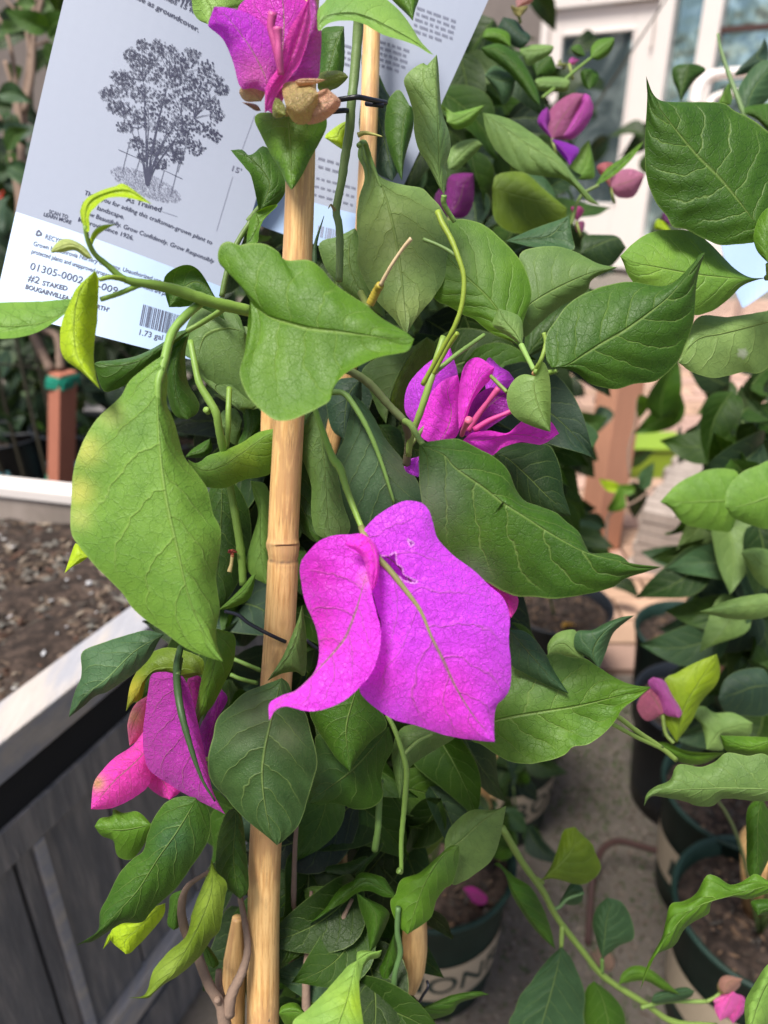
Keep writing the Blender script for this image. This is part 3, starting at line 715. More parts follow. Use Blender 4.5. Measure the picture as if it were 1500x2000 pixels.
while x < Ls - .02:
    w_ = random.uniform(.10, .125); w_ = min(w_, Ls - x)
    prun('plank', near + dS * (x + .002), near + dS * (x + w_ - .002), .165, ZT - .132, -.03, -.011 + random.uniform(-.002, .002), nS, 'wood'); x += w_
def along(px, py):
    r = ray(px, py); Mx = np.array([[r[0], -dS[0]], [r[1], -dS[1]]]); s_ = np.linalg.solve(Mx, near - CC[:2]); return s_[1]
for px, py in ((86, 1660),):
    a_ = along(px, py); prun('edge_streak', near + dS * (a_ - .006), near + dS * (a_ + .007), .165, ZT - .133, -.0085, -.003, nS, 'wood_cap')  # pale strip added as the light streak along a plank edge
prun('lining', near, corner, .1, ZT - .05, -.05, -.034, nS, 'black', 0)
prun('back_board', farL, corner - dK * .0, ZT - .125, ZT - .012, -.03, 0, nK, 'wood_pale'); prun('back_cap', farL, corner, ZT - .012, ZT + .006, -.034, .004, nK, 'white')
prun('back_board', farL, corner, .1, ZT - .13, -.03, -.002, nK, 'wood_pale')
# soil with bumps
n = 60; V = []; quad = [near - nS * .05, corner - nS * .05 - nK * .03, farL - nK * .03, nearL]
for i in range(n + 1):
    for j in range(n + 1):
        s_, t_ = i / n, j / n; p = (quad[0] * (1 - s_) + quad[3] * s_) * (1 - t_) + (quad[1] * (1 - s_) + quad[2] * s_) * t_
        V.append((p[0], p[1], ZT - .05 + .012 * mnoise.noise((p[0] * 14, p[1] * 14, 0)) + .006 * mnoise.noise((p[0] * 50, p[1] * 50, 4))))
F = [(i * (n + 1) + j, i * (n + 1) + j + 1, (i + 1) * (n + 1) + j + 1, (i + 1) * (n + 1) + j) for i in range(n) for j in range(n)]
so = obj('soil', V, F, M['soil'], pl, origin=(*near, 0))
def reg(r):
    s_, t_ = r.uniform(0, .75), r.uniform(0, 1); p = (quad[0] * (1 - s_) + quad[3] * s_) * (1 - t_) + (quad[1] * (1 - s_) + quad[2] * s_) * t_; return p
ck = chips('bark_chips', reg, 9000, (.0015, .006), BROWN + [(.1, .05, .03), (.13, .09, .06)], ZT - .05, None, 11); ck.parent = so; ck.location = tuple(-Vector((*near, 0)))
ck = chips('perlite', reg, 420, (.0015, .0035), [(.6, .6, .62), (.5, .48, .46)], ZT - .042, None, 12); ck.parent = so; ck.location = tuple(-Vector((*near, 0)))

# ---- red brown tree stake with green tape, behind the planter
q = P(122, 840, 1.5)
st = empty('tree_stake', (q[0], q[1], 0), 'square red brown tree stake wrapped with green tape behind the planter', 'stake')
def stake_piece(name, y0, y1, w_, mat, rot=.95):
    a, b = P(121 + (y0 - 840) * -.015, y0, 1.5 + (y0 - 728) * .0004), P(121 + (y1 - 840) * -.015, y1, 1.5 + (y1 - 728) * .0004)
    R3 = Matrix.Rotation(rot, 3, 'Z'); c4 = [R3 @ Vector((i * w_ / 2, j * w_ / 2, 0)) for i, j in ((-1, -1), (1, -1), (1, 1), (-1, 1))]
    m = MB(); m.hexa([Vector(b) + c for c in c4], [Vector(a) + c for c in c4]); return m.build(name, M[mat], st, origin=tuple(b), bevel=.002)
stake_piece('post', 726, 1420, .040, 'redwood'); stake_piece('tape', 732, 747, .046, 'tape'); stake_piece('tape', 738, 756, .048, 'tape', 1.2); stake_piece('tape', 926, 946, .046, 'tape')
# ---- bench with black pots and shrubs behind
bn = empty('nursery_bench', (-.9, 2.1, 0), 'dark low display bench behind the raised planter', 'bench')
for i in range(8):
    m = MB(); m.box((0, -.3 + i * .105, .27), (1.9, .09, .02)); o = m.build('slat', M['wood'], bn); o.location = (0, 0, 0)
for sx in (-.85, 0, .85):
    for sy in (-.28, .4):
        m = MB(); m.box((sx, sy, .13), (.05, .05, .26)); o = m.build('leg', M['wood'], bn); o.location = (0, 0, 0)
LB = ['black nursery pot with teal label, leftmost on the bench', 'black nursery pot left of the red brown stake', 'black nursery pot directly behind the red brown stake', 'black nursery pot just right of the red brown stake', 'black nursery pot with pale label, rightmost on the bench']
k = NT('tealcard'); k.b.inputs['Base Color'].default_value = (.16, .4, .45, 1); teal = k.m
k = NT('pinkcard'); k.b.inputs['Base Color'].default_value = (.6, .5, .6, 1); pinkm = k.m
for i, (px, dd) in enumerate(((5, 1.75), (70, 1.85), (150, 1.82), (235, 1.8), (340, 1.75))):
    c = P(px, 860, dd); t = pot(c[0], c[1], LB[i], R=.10, Hh=.2, mat='black_pot', z0=.281, seed=30 + i)
    V = []; R_ = .095
    for a in np.linspace(-2.1, -1.1, 9):
        for z in (.06, .14): V.append(((R_ - .0) * math.cos(a), R_ * math.sin(a), z))
    o = obj('label_sticker', V, [(2 * j, 2 * j + 2, 2 * j + 3, 2 * j + 1) for j in range(8)], teal if i % 2 == 0 else pinkm, t); o.location = (0, 0, 0)
def shrub(px, py, d, label, n, size, pal, spread=(.3, .25, .4), seed=1, z0=0, trunk=True, group=None):
    r = random.Random(seed); c = P(px, py, d); t = empty('shrub', (c[0], c[1], z0), label, 'shrub', group)
    for i in range(5):
        e = Vector(c) + Vector((r.uniform(-1, 1) * spread[0], r.uniform(-1, 1) * spread[1], r.uniform(0, 1) * spread[2]))
        b_ = np.array([c[0] + r.uniform(-.03, .03), c[1], z0]); V, F, UV = tube_data(smooth3([b_, (b_ + np.array(e)) / 2 + np.array([r.uniform(-.05, .05), 0, .05]), np.array(e)], 12), np.linspace(.006, .002, 12), 6)
        obj('stem', V, F, M['stem'], t, (.05, .045, .03), b_, uvs=UV)
    random.seed(seed)
    for i in range(n):
        e = Vector(c) + Vector((r.gauss(0, .5) * spread[0], r.gauss(0, .5) * spread[1], r.gauss(0, .5) * spread[2]))
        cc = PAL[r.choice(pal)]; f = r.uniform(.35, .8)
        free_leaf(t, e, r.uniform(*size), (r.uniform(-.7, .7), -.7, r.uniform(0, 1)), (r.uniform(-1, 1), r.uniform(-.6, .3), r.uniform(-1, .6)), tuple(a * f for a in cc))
    return t
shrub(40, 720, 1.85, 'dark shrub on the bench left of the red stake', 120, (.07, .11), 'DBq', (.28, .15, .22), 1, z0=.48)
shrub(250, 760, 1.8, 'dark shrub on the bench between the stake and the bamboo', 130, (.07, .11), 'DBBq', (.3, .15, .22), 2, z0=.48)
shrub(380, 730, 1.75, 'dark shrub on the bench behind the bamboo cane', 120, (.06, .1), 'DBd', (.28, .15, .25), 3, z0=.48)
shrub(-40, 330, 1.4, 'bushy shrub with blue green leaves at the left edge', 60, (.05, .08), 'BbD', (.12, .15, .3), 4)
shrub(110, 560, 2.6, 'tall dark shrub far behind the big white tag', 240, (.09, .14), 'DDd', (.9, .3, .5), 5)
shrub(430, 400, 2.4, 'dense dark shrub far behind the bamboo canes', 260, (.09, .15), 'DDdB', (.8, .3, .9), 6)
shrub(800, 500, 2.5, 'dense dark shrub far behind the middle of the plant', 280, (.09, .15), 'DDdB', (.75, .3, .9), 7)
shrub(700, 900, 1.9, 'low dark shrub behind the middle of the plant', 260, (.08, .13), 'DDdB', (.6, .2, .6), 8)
# bare branching tree in the top left corner
bt = empty('bare_shrub', (P(55, 500, 1.2)[0], P(55, 500, 1.2)[1], 0), 'bare twiggy shrub with pale brown branches in the top left corner', 'shrub')
def br(s, rad, d): stem(bt, s, rad, (.3, .22, .17), 'G', d, 'branch', mat=M['woody'])
br('42,520 40,380 47,220 60,110 62,50 75,-20', [9, 8, 6, 5], 1200); br('47,220 62,150 68,60 90,-30', [6, 5, 4], 1180); br('42,250 20,90 -10,20', [5, 4, 3], 1190)
br('44,330 30,200 10,120', [6, 4], 1210); br('40,420 20,300 -10,200', [5, 4], 1220); br('62,90 80,85 95,78', [3, 2], 1180); br('38,520 55,560 75,610', [9, 8], 1220); br('60,110 48,40 30,-10', [4, 3], 1190); br('62,50 20,10 0,-20', [3, 2], 1180)
br('100,725 60,640 30,560 20,480', [11, 9, 6], 1500); br('118,722 112,660 80,640 60,600', [10, 9, 6], 1500)
LT = [((88, 60), .06, 'n'), ((96, 84), .045, 'd'), ((8, 190), .05, 'b'), ((25, 215), .05, 'D'), ((12, 250), .06, 'B'), ((5, 330), .06, 'b'), ((20, 300), .05, 'd'), ((95, -5), .045, 'd'), ((75, 10), .035, 'n'), ((0, 60), .05, 'd'), ((10, 385), .07, 'B'), ((30, 360), .05, 'D')]
random.seed(5)
for (x, y), s_, c in LT:
    for q_ in range(2): free_leaf(bt, P(x + random.uniform(-12, 12), y + random.uniform(-10, 10), 1.15 + random.uniform(-.08, .08)), s_, (random.uniform(-.6, .6), -1, .4), (random.uniform(-1, 1), -.2, random.uniform(-1, .3)), PAL[c])
rf = empty('red_flower_plant', (P(10, 400, 1.6)[0], P(10, 400, 1.6)[1], 0), 'small plant with red flowers behind the left edge of the tag', 'plant')
for x, y in ((16, 398), (6, 406), (20, 408), (10, 392), (3, 418)):
    for a in range(4): free_leaf(rf, P(x, y, 1.6), .022, (random.uniform(-.5, .5), -1, .5), (math.cos(a * 1.6), -.2, math.sin(a * 1.6)), (.75, .05, .03), 'petal', VARP[a])
V, F, UV = tube_data([P(10, 400, 1.61), np.array([P(10, 400, 1.6)[0], P(10, 400, 1.6)[1], 0.0])], .004, 6); obj('stem', V, F, M['stem'], rf, (.08, .14, .04), V[0], uvs=UV)
# garden wall closing the view at the back left
m = MB(); m.box((-4.6, 6.2, 1.5), (9.5, .2, 3.0)); tag(m.build('garden_wall', M['wall'], origin=(-4.6, 6.2, 0)), 'grey brown rendered wall far behind the shrubs on the left', 'wall')
# ================================================================== HERO PLANT
GR = (.14, .26, .035); GD = (.09, .17, .035)
mp_ = empty('flowering_plant', (cM[0] - .05, .02, PH - .026), 'tall bougainvillea tied to the bamboo cane, with large magenta bracts, in the foreground', 'plant')
L_ = lambda *a, **k_: leaf(mp_, *a, **k_)
# --- H1 big left leaf
L_('V4', 236, 'l', '870,262', '868,330 840,420 850,700 880,980 935,1240 1000,1520 1060,1680',
   '850,268 700,380 640,480 520,590 440,720 395,850 380,1000 378,1190 420,1270 500,1370 640,1510 720,1620 870,1730 1000,1820 1100,1862',
   '892,380 890,510 925,600 980,790 1060,900 1110,980 1130,1090 1175,1180 1170,1300 1150,1440 1168,1600 1150,1760', '1188,1888',
   cl=5, cr=11, tilt=-6, arch=-3, nu=90, nv=34, q=.5, patch=[(168, 880, 30, (.46, .48, .10), .8), (152, 960, 30, (.46, .46, .10), .8), (215, 810, 26, (.4, .46, .12), .5), (155, 1010, 24, (.42, .46, .12), .6)], seed=1.3)
L_('G', 225, 'y', '186,528', '160,560 147,600 144,650 152,700 178,738', '150,562 136,592 121,628 117,660 124,698 161,728', '193,550 191,600 190,630 186,655 183,700 188,735', '195,760', cl=4, cr=9, tilt=-5)
L_('G', 232, 'l', '145,583', '132,604 90,627 56,635 0,637 -60,628', '100,587 70,589 0,591 -50,600', '128,612 77,647 35,659 0,661 -50,652', '-150,630', cl=7, cr=-5, tilt=4)
L_('V4', 262, 'n', '1020,118', '960,150 860,210 740,285 620,312 540,305', '950,130 880,180 740,255 620,280 530,288', '880,240 780,330 700,395 600,445 545,438', '500,300', cl=6, cr=5)
L_('V4', 266, 'n', '1030,112', '960,220 930,330 935,450 965,540', '900,200 880,350 900,500 935,580', '1010,140 990,230 988,300 1000,400 1040,470 1062,520 1050,565', '1000,598', cl=4, cr=8)
L_('G', 310, 'n', '330,600', '350,570 385,550 420,580', '322,570 322,540 350,520 378,520 403,548', '350,600 390,600', '440,625', cl=-5, cr=5)
L_('G', 318, 'g', '478,648', '440,640 400,655 385,700', '460,610 400,592 365,635 360,690', '490,700 520,760 500,800 475,790 440,783 415,755 390,722', '374,700', cl=5, cr=8, q=.1)
L_('G', 330, 'g', '470,760', '455,780', '430,770 420,772', '480,790', '478,808', cl=3, cr=4)
L_('G', 322, 'g', '500,640', '470,700 440,740 420,760', '450,640 400,690 395,740', '520,720 500,790 470,800', '478,808', cl=3, cr=5, q=.1)
# --- H7 big centre leaf
L_('V2', 232, 'm', '240,1592', '262,1630 290,1650 350,1690 450,1722 560,1750 700,1765 900,1792 1020,1806',
   '215,1560 180,1510 120,1430 78,1405 70,1350 90,1300 130,1285 180,1305 240,1295 320,1300 390,1340 430,1385 550,1385 620,1430 690,1510 790,1580 860,1625 950,1700 1060,1762',
   'V2 236,1650 215,1860 V5 60,130 45,200 70,280 110,340 190,410 240,430 300,425 370,395 430,365 485,330 500,270 560,200 630,160 720,120 820,100 870,85', '1115,1806',
   cl=9, cr=-7, tilt=-10, arch=-5, nu=90, nv=30, q=.8, wave=1.4, bulge=1.5, seed=2.2)
L_('V2', 252, 'm', '440,598', '440,620 450,700 458,850', '380,600 290,602 265,640 300,720 350,820 400,900 430,965', '540,605 630,618 650,640 645,690 600,780 560,850 520,930 485,985', '462,1012', cl=7, cr=6, tilt=-8, nu=50, nv=20, seed=4)
L_('V2', 238, 'k', '600,150', '640,90 760,70 860,90 990,150 1110,215', '600,60 640,10 700,-60 850,-80 960,-10 1040,60 1100,140 1150,220', '612,165 650,130 700,113 780,110 850,130 950,185 1050,215 1130,245 1190,282', '1218,292', cl=9, cr=-3, tilt=2, nu=50, nv=20, patch=[(640, 40, 120, (.12, .26, .05), .7)])
L_('V1', 270, 'k', '1100,-60', '1150,0 1180,60', '1068,-40 1072,20 1080,70 1110,112', '1330,-60 1355,10 1345,40 1290,45 1200,62', '1162,136', cl=4, cr=6)
L_('V2', 330, 'm', '1030,-120', '1070,-40 1100,50', '980,-40 1000,2 1080,80', '1150,-60 1140,0 1122,50', '1108,112', cl=4, cr=4)
L_('V2', 266, 'p', '1275,1040', '1252,950 1247,820 1244,700 1238,560 1232,400', '1240,980 1190,880 1140,800 1115,700 1110,600 1080,500 1060,430 1090,380 1160,335 1178,352', '1290,930 1280,885 1308,800 1300,700 1265,600 1252,480 1245,360', '1236,290', cl=3, cr=8, tilt=-4, nu=50, nv=20, patch=[(860, 250, 40, (.1, .2, .08), .5)])
L_('V2', 300, 'p', '828,760', '850,790 900,900 950,1010 990,1150 1030,1350 1050,1500 1068,1680', '815,830 845,900 850,960 820,1060 808,1200 820,1280 810,1380 830,1450 880,1550 930,1620 1000,1690 1050,1755',
   '880,870 910,925 970,960 1060,985 1150,1000 1200,1040 1260,1110 1300,1200 1308,1350 1280,1480 1220,1580 1170,1640 1120,1705', '1076,1778', cl=9, cr=6, tilt=-6, nu=60, nv=24, q=.6, patch=[(760, 480, 90, (.24, .3, .09), .6), (800, 600, 60, (.25, .32, .1), .6)])
L_('V2', 322, 'g', '800,1215', '770,1300 780,1450 880,1620', '700,1262 640,1275 608,1300 612,1340 640,1420 700,1500 800,1590', '850,1300 900,1500 950,1600', '960,1695', cl=5, cr=4)
L_('V2', 345, 'B', '885,380', '890,500 930,650 970,800', '860,420 830,560 822,680 850,800 900,910', '930,440 980,520 1050,700 1060,850', '1000,965', cl=6, cr=6, q=.5)
L_('V2', 338, 'n', '1090,560', '1060,640 1050,760 1050,880', '1040,480 1000,500 970,560 960,700 1000,850', '1110,580 1115,650 1095,740 1065,850', '1050,965', cl=5, cr=5)
L_('V2', 352, 'n', '860,260', '880,340 890,420 900,520', '835,300 840,400 850,500', '895,370 930,400 960,470 990,540', '960,640', cl=5, cr=5)
L_('V2', 305, 'n', '742,140', '700,230 670,330 640,430', '680,140 620,165 612,300 605,430', '745,260 738,380 700,460 640,500', '612,508', cl=5, cr=4)
L_('V2', 300, 'n', '290,1130', '330,1040 345,980 300,900 210,820', '250,950 220,900 170,840', '380,1092 430,1010 405,900 320,778 245,830 200,797', '138,800', cl=-5, cr=6)
L_('V2', 300, 'm', '270,1130', '285,1190 255,1260', '235,1180 225,1250', '330,1100 390,1092 320,1160 290,1230 280,1290', '222,1298', cl=4, cr=-5)
L_('V2', 330, 'y', '770,640', '720,690 700,730', '720,660 650,712', '750,740 745,800', '640,735', cl=4, cr=4)
# --- right centre cluster
L_('V3', 296, 'm', '375,1558', '320,1460 240,1345 130,1240 40,1150', '330,1535 250,1500 180,1442 130,1420 60,1380 0,1350 -40,1260', '400,1440 432,1350 430,1290 400,1200 350,1130 300,1080 230,1020 150,990 75,990 0,1020', '-40,1130', cl=5, cr=8, tilt=6, nu=60, nv=24, q=.5, patch=[(920, 500, 60, (.16, .28, .07), .7)])
L_('V3', 318, 'g', '380,1430', '440,1362 600,1275 720,1225', '370,1300 380,1200 385,1140 450,1115 540,1110 620,1130 680,1160 740,1190', '400,1520 480,1450 560,1385 680,1315 700,1270 740,1240', '822,1205', cl=7, cr=6, nu=46, nv=18, q=.6)
L_('V3', 345, 'b', '320,1085', '420,1075 520,1060', '420,1040 500,1010 560,990', '450,1115 540,1110 625,1125 615,1050', '605,970', cl=5, cr=-4)
L_('V3', 360, 'd', '400,1620', '500,1500 640,1380', '420,1480 560,1370', '520,1560 640,1470 690,1400', '700,1300', cl=5, cr=4)
L_('V5', 322, 'g', '870,60', '850,140 800,250 775,340', '800,100 720,120 640,190 680,280 720,380', '905,70 860,140 812,230 785,320', '760,445', cl=4, cr=5)
L_('V5', 340, 'o', '960,20', '900,120 850,220 810,330', '880,80 850,140 800,230 780,330', '1000,60 960,180 930,280 900,380', '820,420', cl=5, cr=5, patch=[(800, 720, 80, (.05, .08, .02), .5)])
L_('V5', 300, 'd', '405,378', '340,480 310,640 330,800 390,940', '370,400 310,450 270,530 245,640 240,720 270,850 330,950 395,1012', '430,420 440,600 450,800 460,950', '440,1032', cl=8, cr=3, tilt=-4, nu=46, nv=18)
L_('V5', 288, 'g', '412,385', '440,480 460,650 470,850 480,960', '385,410 350,480 330,560 368,660 395,750 395,880 420,980', '440,460 480,560 520,680 550,830 585,960', '500,1020', cl=4, cr=6, nu=60, nv=20, q=.5)
L_('V5', 312, 'b', '600,300', '650,420 690,520 740,650 780,780 810,880', '590,370 570,450 555,520 518,600 505,700 520,850 560,1000', '680,380 760,520 830,605 900,700 940,790 960,860', '830,980', cl=5, cr=9, nu=60, nv=24, q=.7, patch=[(800, 900, 60, (.09, .09, .06), .6), (690, 900, 60, (.09, .16, .08), .6)])
L_('V5', 335, 'B', '640,215', '580,300 560,400', '520,230 470,300 475,400 500,480', '640,330 610,420 590,500', '555,520', cl=5, cr=5)
L_('V5', 345, 'd', '720,450', '760,500 800,580', '715,520 740,600', '780,450 830,480 850,560', '840,640', cl=4, cr=4)
# --- H30 long dark leaf right
L_('V5', 246, 'n', '925,548', 'V5 1000,575 1050,602 1100,660 1230,750 1330,830 V6 80,828 200,905 350,1000 490,1072 620,1108 740,1130',
   'V5 960,533 1050,520 1120,520 1200,560 1280,602 V6 80,640 115,690 150,775 195,825 265,848 340,880 400,930 450,970 485,1040 510,1075 600,1075 660,1090 710,1130 780,1136',
   'V5 920,570 920,640 925,750 940,850 970,950 1020,1040 1080,1110 1180,1180 1260,1222 1330,1262 V6 150,1285 240,1290 340,1298 440,1285 540,1265 620,1240 680,1200 780,1168', 'V6 855,1143',
   cl=8, cr=7, tilt=-4, arch=3, nu=90, nv=30, q=.6, wave=1.6, seed=6, patch=[(850, 960, 60, (.16, .2, .15), .45), (920, 1130, 40, (.18, .22, .17), .4)])
L_('V6', 330, 'D', '40,590', '100,610 200,700 300,800', '100,545 200,540 300,545 340,600 365,680 378,780 400,850', '40,680 100,760 200,860 300,900', '412,892', cl=6, cr=5)
# --- H23 dark leaf with upturned tip, its small folded neighbour
L_('G', 262, 'n', '1078,718', '1110,712 1145,690 1180,668 1220,645 1262,615 1300,585 1335,548',
   'G 1067,700 1065,672 1070,648 1084,628 1106,598 1136,576 1179,559 1227,550 1262,555 1292,559 1318,550 1348,520 1366,498',
   'G 1105,720 1130,731 1150,748 1174,756 1206,760 1238,750 1278,745 1305,727 1326,703 1340,670 1355,625 1359,570 1365,530', '1377,493',
   cl=9, cr=7, tilt=-6, nu=70, nv=26, q=.6, seed=3)
L_('V6', 268, 'p', '238,212', '232,260 245,330 280,420', '180,203 130,235 100,300 110,370 150,420 220,455 290,478', '248,180 275,140 300,180 313,260 314,380', '313,483', cl=6, cr=-9, nu=40, nv=16)
L_('V6', 285, 'p', '175,60', '140,0 90,-60', '80,0 30,-40', '180,0 160,-80', '60,-120', cl=3, cr=3)
# --- big pale leaf below right and friends
L_('V9', 292, 'm', '20,330', '100,290 240,252 400,225 560,200 740,157', 'V9 0,200 40,130 120,60 V6 300,1570 400,1580 480,1590 560,1640 640,1690 720,1720',
   'V9 60,372 100,385 160,425 230,465 310,480 400,470 500,440 550,395 620,385 700,330 760,260 790,210 860,160', '928,104', cl=7, cr=-5, tilt=-8, nu=70, nv=26, q=.7, seed=8, patch=[(1050, 1330, 70, (.13, .24, .08), .5)])
L_('V6', 284, 'b', '110,1450', '180,1530 250,1610 320,1690', '100,1520 120,1620 200,1670 300,1722', '180,1455 240,1500 290,1570 330,1650', '402,1762', cl=4, cr=5)
L_('V6', 330, 'p', '480,1595', '430,1560 380,1520 330,1530', '470,1600 400,1600 330,1590', '470,1540 440,1460 400,1450 340,1470 300,1520', '300,1572', cl=5, cr=5)
L_('V6', 325, 'b', '548,1640', '520,1560 560,1480 640,1410', '500,1590 430,1540 440,1460 520,1450 580,1418 660,1388', '560,1620 585,1555 612,1480 645,1440', '722,1380', cl=5, cr=4)
# --- lower centre
L_('V8', 268, (.032, .075, .018), '375,60', '345,180 330,240 290,420 280,560 300,720 330,820', '300,90 200,130 130,190 60,260 40,350 15,450 30,560 100,640 140,690 210,760 300,832',
   '410,90 440,170 490,230 520,330 550,460 530,560 500,660 480,730 450,790 390,850', '352,877', cl=7, cr=8, tilt=-5, nu=80, nv=30, q=1.3, wave=1.6, seed=11, patch=[(500, 1395, 40, (.2, .24, .13), .3), (560, 1440, 30, (.2, .24, .13), .35), (470, 1440, 30, (.14, .18, .1), .3)])
L_('V5', 275, 'g', '350,1330', '340,1420 310,1520 260,1610', '330,1400 290,1500 250,1590', '362,1400 372,1500 365,1670 320,1655 250,1665', '180,1700', cl=3, cr=8)
L_('V8', 288, 'n', '760,60', '730,150 690,300 700,440', '640,120 540,170 510,220 540,300 580,360 640,450 690,500', '830,180 890,290 810,370 740,460 718,505', '708,518', cl=5, cr=6, nu=46, nv=18, q=.5)
L_('V8', 304, 'n', '900,300', '840,380 760,470 690,535 600,600', '760,300 560,330 540,400 545,500 520,600', '920,400 880,480 862,560 870,640 820,690 740,702 640,672 560,678', '506,670', cl=6, cr=6, nu=50, nv=20, q=.9, patch=[(600, 1500, 50, (.1, .2, .1), .5)])
L_('V8', 310, 'g', '1150,330', '1080,350 1030,370 980,420 960,500', '1220,350 1160,392 1080,440 1000,500 985,580', '1100,300 1000,290 940,330 912,440 930,550', '952,650', cl=6, cr=6)
L_('V8', 395, 'o', '880,880', '960,820 1080,740 1180,660', '862,760 870,680 960,660 1060,640 1150,612', '920,930 1000,960 1100,920 1190,810 1240,740 1252,650', '1242,598', cl=6, cr=6, q=.8, nu=46, nv=18)
L_('V8', 330, 'p', '1170,900', '1240,862 1340,770 1420,715', '1175,840 1200,790 1260,730 1320,702 1400,706', '1200,1060 1260,1055 1330,1010 1400,950 1440,850', '1472,684', cl=6, cr=6, nu=46, nv=18)
L_('V8', 318, 'm', '1242,880', '1160,930 1080,1050 1030,1180', '1200,880 1140,930 1050,1010 960,1045 930,1120 905,1150 920,1220 955,1280', '1238,960 1210,1060 1170,1090 1130,1150 1110,1220 1070,1260', '990,1312', cl=7, cr=5, nu=46, nv=18, patch=[(880, 1680, 40, (.08, .15, .04), .5)])
L_('V8', 330, 'n', '940,1130', '860,1085 780,1050 700,1110 620,1190', '905,1080 870,1035 770,1010 720,1050 640,1100 590,1180', '880,1130 800,1100 740,1112 690,1150 620,1190', '508,1264', cl=5, cr=-6)
L_('V8', 318, 'n', '740,1108', '810,1170 840,1260', '755,1180 790,1280 800,1360', '800,1140 870,1175 902,1215 880,1280 840,1360', '805,1402', cl=5, cr=7)
L_('V8', 350, 'D', '740,980', '640,1060 560,1160 470,1300', '600,980 480,1000 440,1100 400,1300', '720,1040 640,1090 560,1200 500,1290 430,1380', '370,1430', cl=6, cr=4, nu=46, nv=18)
L_('V8', 360, 'D', '690,700', '620,760 560,840', '560,690 470,690 480,800', '670,740 600,820 540,880', '515,940', cl=5, cr=4)
L_('V8', 345, 'D', '800,940', '740,1000 700,1040', '780,930 700,960 600,980', '870,860 860,900 800,970 740,1030', '590,1010', cl=5, cr=-4)
L_('V8', 240, 'k', '745,1440', '720,1520 690,1640 640,1780', '700,1465 660,1510 580,1600 500,1680 430,1760', '752,1500 757,1620 775,1760 770,1820', '600,1900', cl=6, cr=-7, tilt=-6, nu=46, nv=18, patch=[(700, 1960, 40, (.3, .45, .02), .7)])
L_('V8', 262, 'k', '740,1440', '760,1430 800,1405', '745,1400 780,1390 830,1395', '755,1540 770,1490 800,1440 850,1425', '866,1388', cl=3, cr=4)
L_('V8', 330, 'n', '930,1290', '900,1420 880,1530 900,1640', '870,1440 845,1500 870,1620', '950,1440 925,1500 935,1640', '880,1750', cl=4, cr=4)
L_('V8', 360, 'n', '870,1760', '1000,1700 1150,1650 1280,1610', '940,1700 1060,1670 1200,1610 1330,1590', '960,1760 1060,1740 1200,1700 1240,1650 1330,1620', '1388,1606', cl=4, cr=4)
L_('V8', 300, 'm', '360,1700', '420,1690 480,1700', '380,1660 450,1650', '400,1760 460,1760', '520,1740', cl=4, cr=4)
# --- lower left
L_('V7', 272, 'b', '855,-30', '700,60 560,200 440,290', '760,-50 640,-20 540,12 430,60 425,150 420,200 390,270 368,350', '830,0 790,80 740,140 650,210 560,270 500,290 430,350', '358,404', cl=5, cr=6, nu=46, nv=18, patch=[(230, 1330, 60, (.1, .2, .09), .6)])
L_('V7', 300, 'o', '1060,180', '960,150 820,150 740,220', '1050,95 900,40 800,60 740,120 680,230', '950,200 850,172 770,192 740,300 690,330', '656,372', cl=5, cr=5, patch=[(260, 1350, 30, (.5, .4, .04), .6)])
L_('V7', 282, 'm', '1130,-60', '1120,100 1080,250 1040,400 1010,500', '1110,20 1080,100 1050,200 1030,300 1008,430 1005,520', '1222,-20 1215,120 1170,220 1110,340 1045,410 1028,500', '1052,650', cl=4, cr=7, nu=46, nv=16)
L_('V7', 276, 'n', '1020,820', '1010,850 920,1000 820,1140 720,1300 620,1410 520,1512', '940,815 860,850 800,930 770,1010 745,1100 690,1140 620,1220 560,1340 520,1420 508,1515', '1085,880 1095,1000 1060,1090 990,1190 920,1290 800,1400 740,1470 640,1475 560,1522 480,1572 440,1578', '395,1592',
   cl=7, cr=8, tilt=-5, nu=70, nv=24, q=.7, seed=14, patch=[(340, 1640, 40, (.03, .09, .05), .5)])
L_('V7', 292, 'm', '790,960', '700,980 620,990 560,985', '720,895 640,900 592,880 580,915 520,930', '760,1050 690,1140 620,1132 600,1090 590,1045 530,1020', '492,972', cl=5, cr=5)
L_('V7', 296, 'y', '862,1370', '780,1440 700,1520 650,1570', '800,1395 740,1465 640,1475 590,1500 573,1560', '850,1440 760,1550 710,1600 680,1630', '655,1636', cl=4, cr=5)
L_('V7', 296, 'y', '572,1530', '555,1565', '560,1545', '575,1565', '535,1612', cl=1, cr=1, nu=10, nv=4)
L_('V7', 288, 'o', '1100,1140', '1100,1300 1040,1470 940,1660 830,1800 760,1858', '1090,1200 1050,1290 1000,1420 970,1540 880,1620 820,1690 790,1740 755,1845', '1130,1210 1182,1270 1165,1380 1145,1510 1100,1560 1040,1650 940,1740 860,1790 800,1840 770,1866', '668,1864', cl=6, cr=5, nu=60, nv=20, q=.5, patch=[(410, 1750, 40, (.25, .35, .05), .5), (330, 1890, 40, (.25, .36, .06), .5)])
L_('V7', 300, 'd', '1230,870', '1225,980 1215,1100 1225,1230', '1180,900 1140,1000 1125,1100 1125,1230 1180,1290', '1262,930 1282,1100 1295,1290', '1250,1350', cl=5, cr=4, q=.8, nu=40, nv=16)
L_('V7', 318, 'n', '950,1300', '920,1380 905,1440', '890,1330 880,1400 872,1480', '960,1350 945,1420 935,1490', '905,1512', cl=4, cr=4)
L_('V7', 320, 'n', '1060,1590', '1090,1650', '1060,1640 1080,1690', '1090,1600 1140,1680', '1112,1712', cl=3, cr=3)
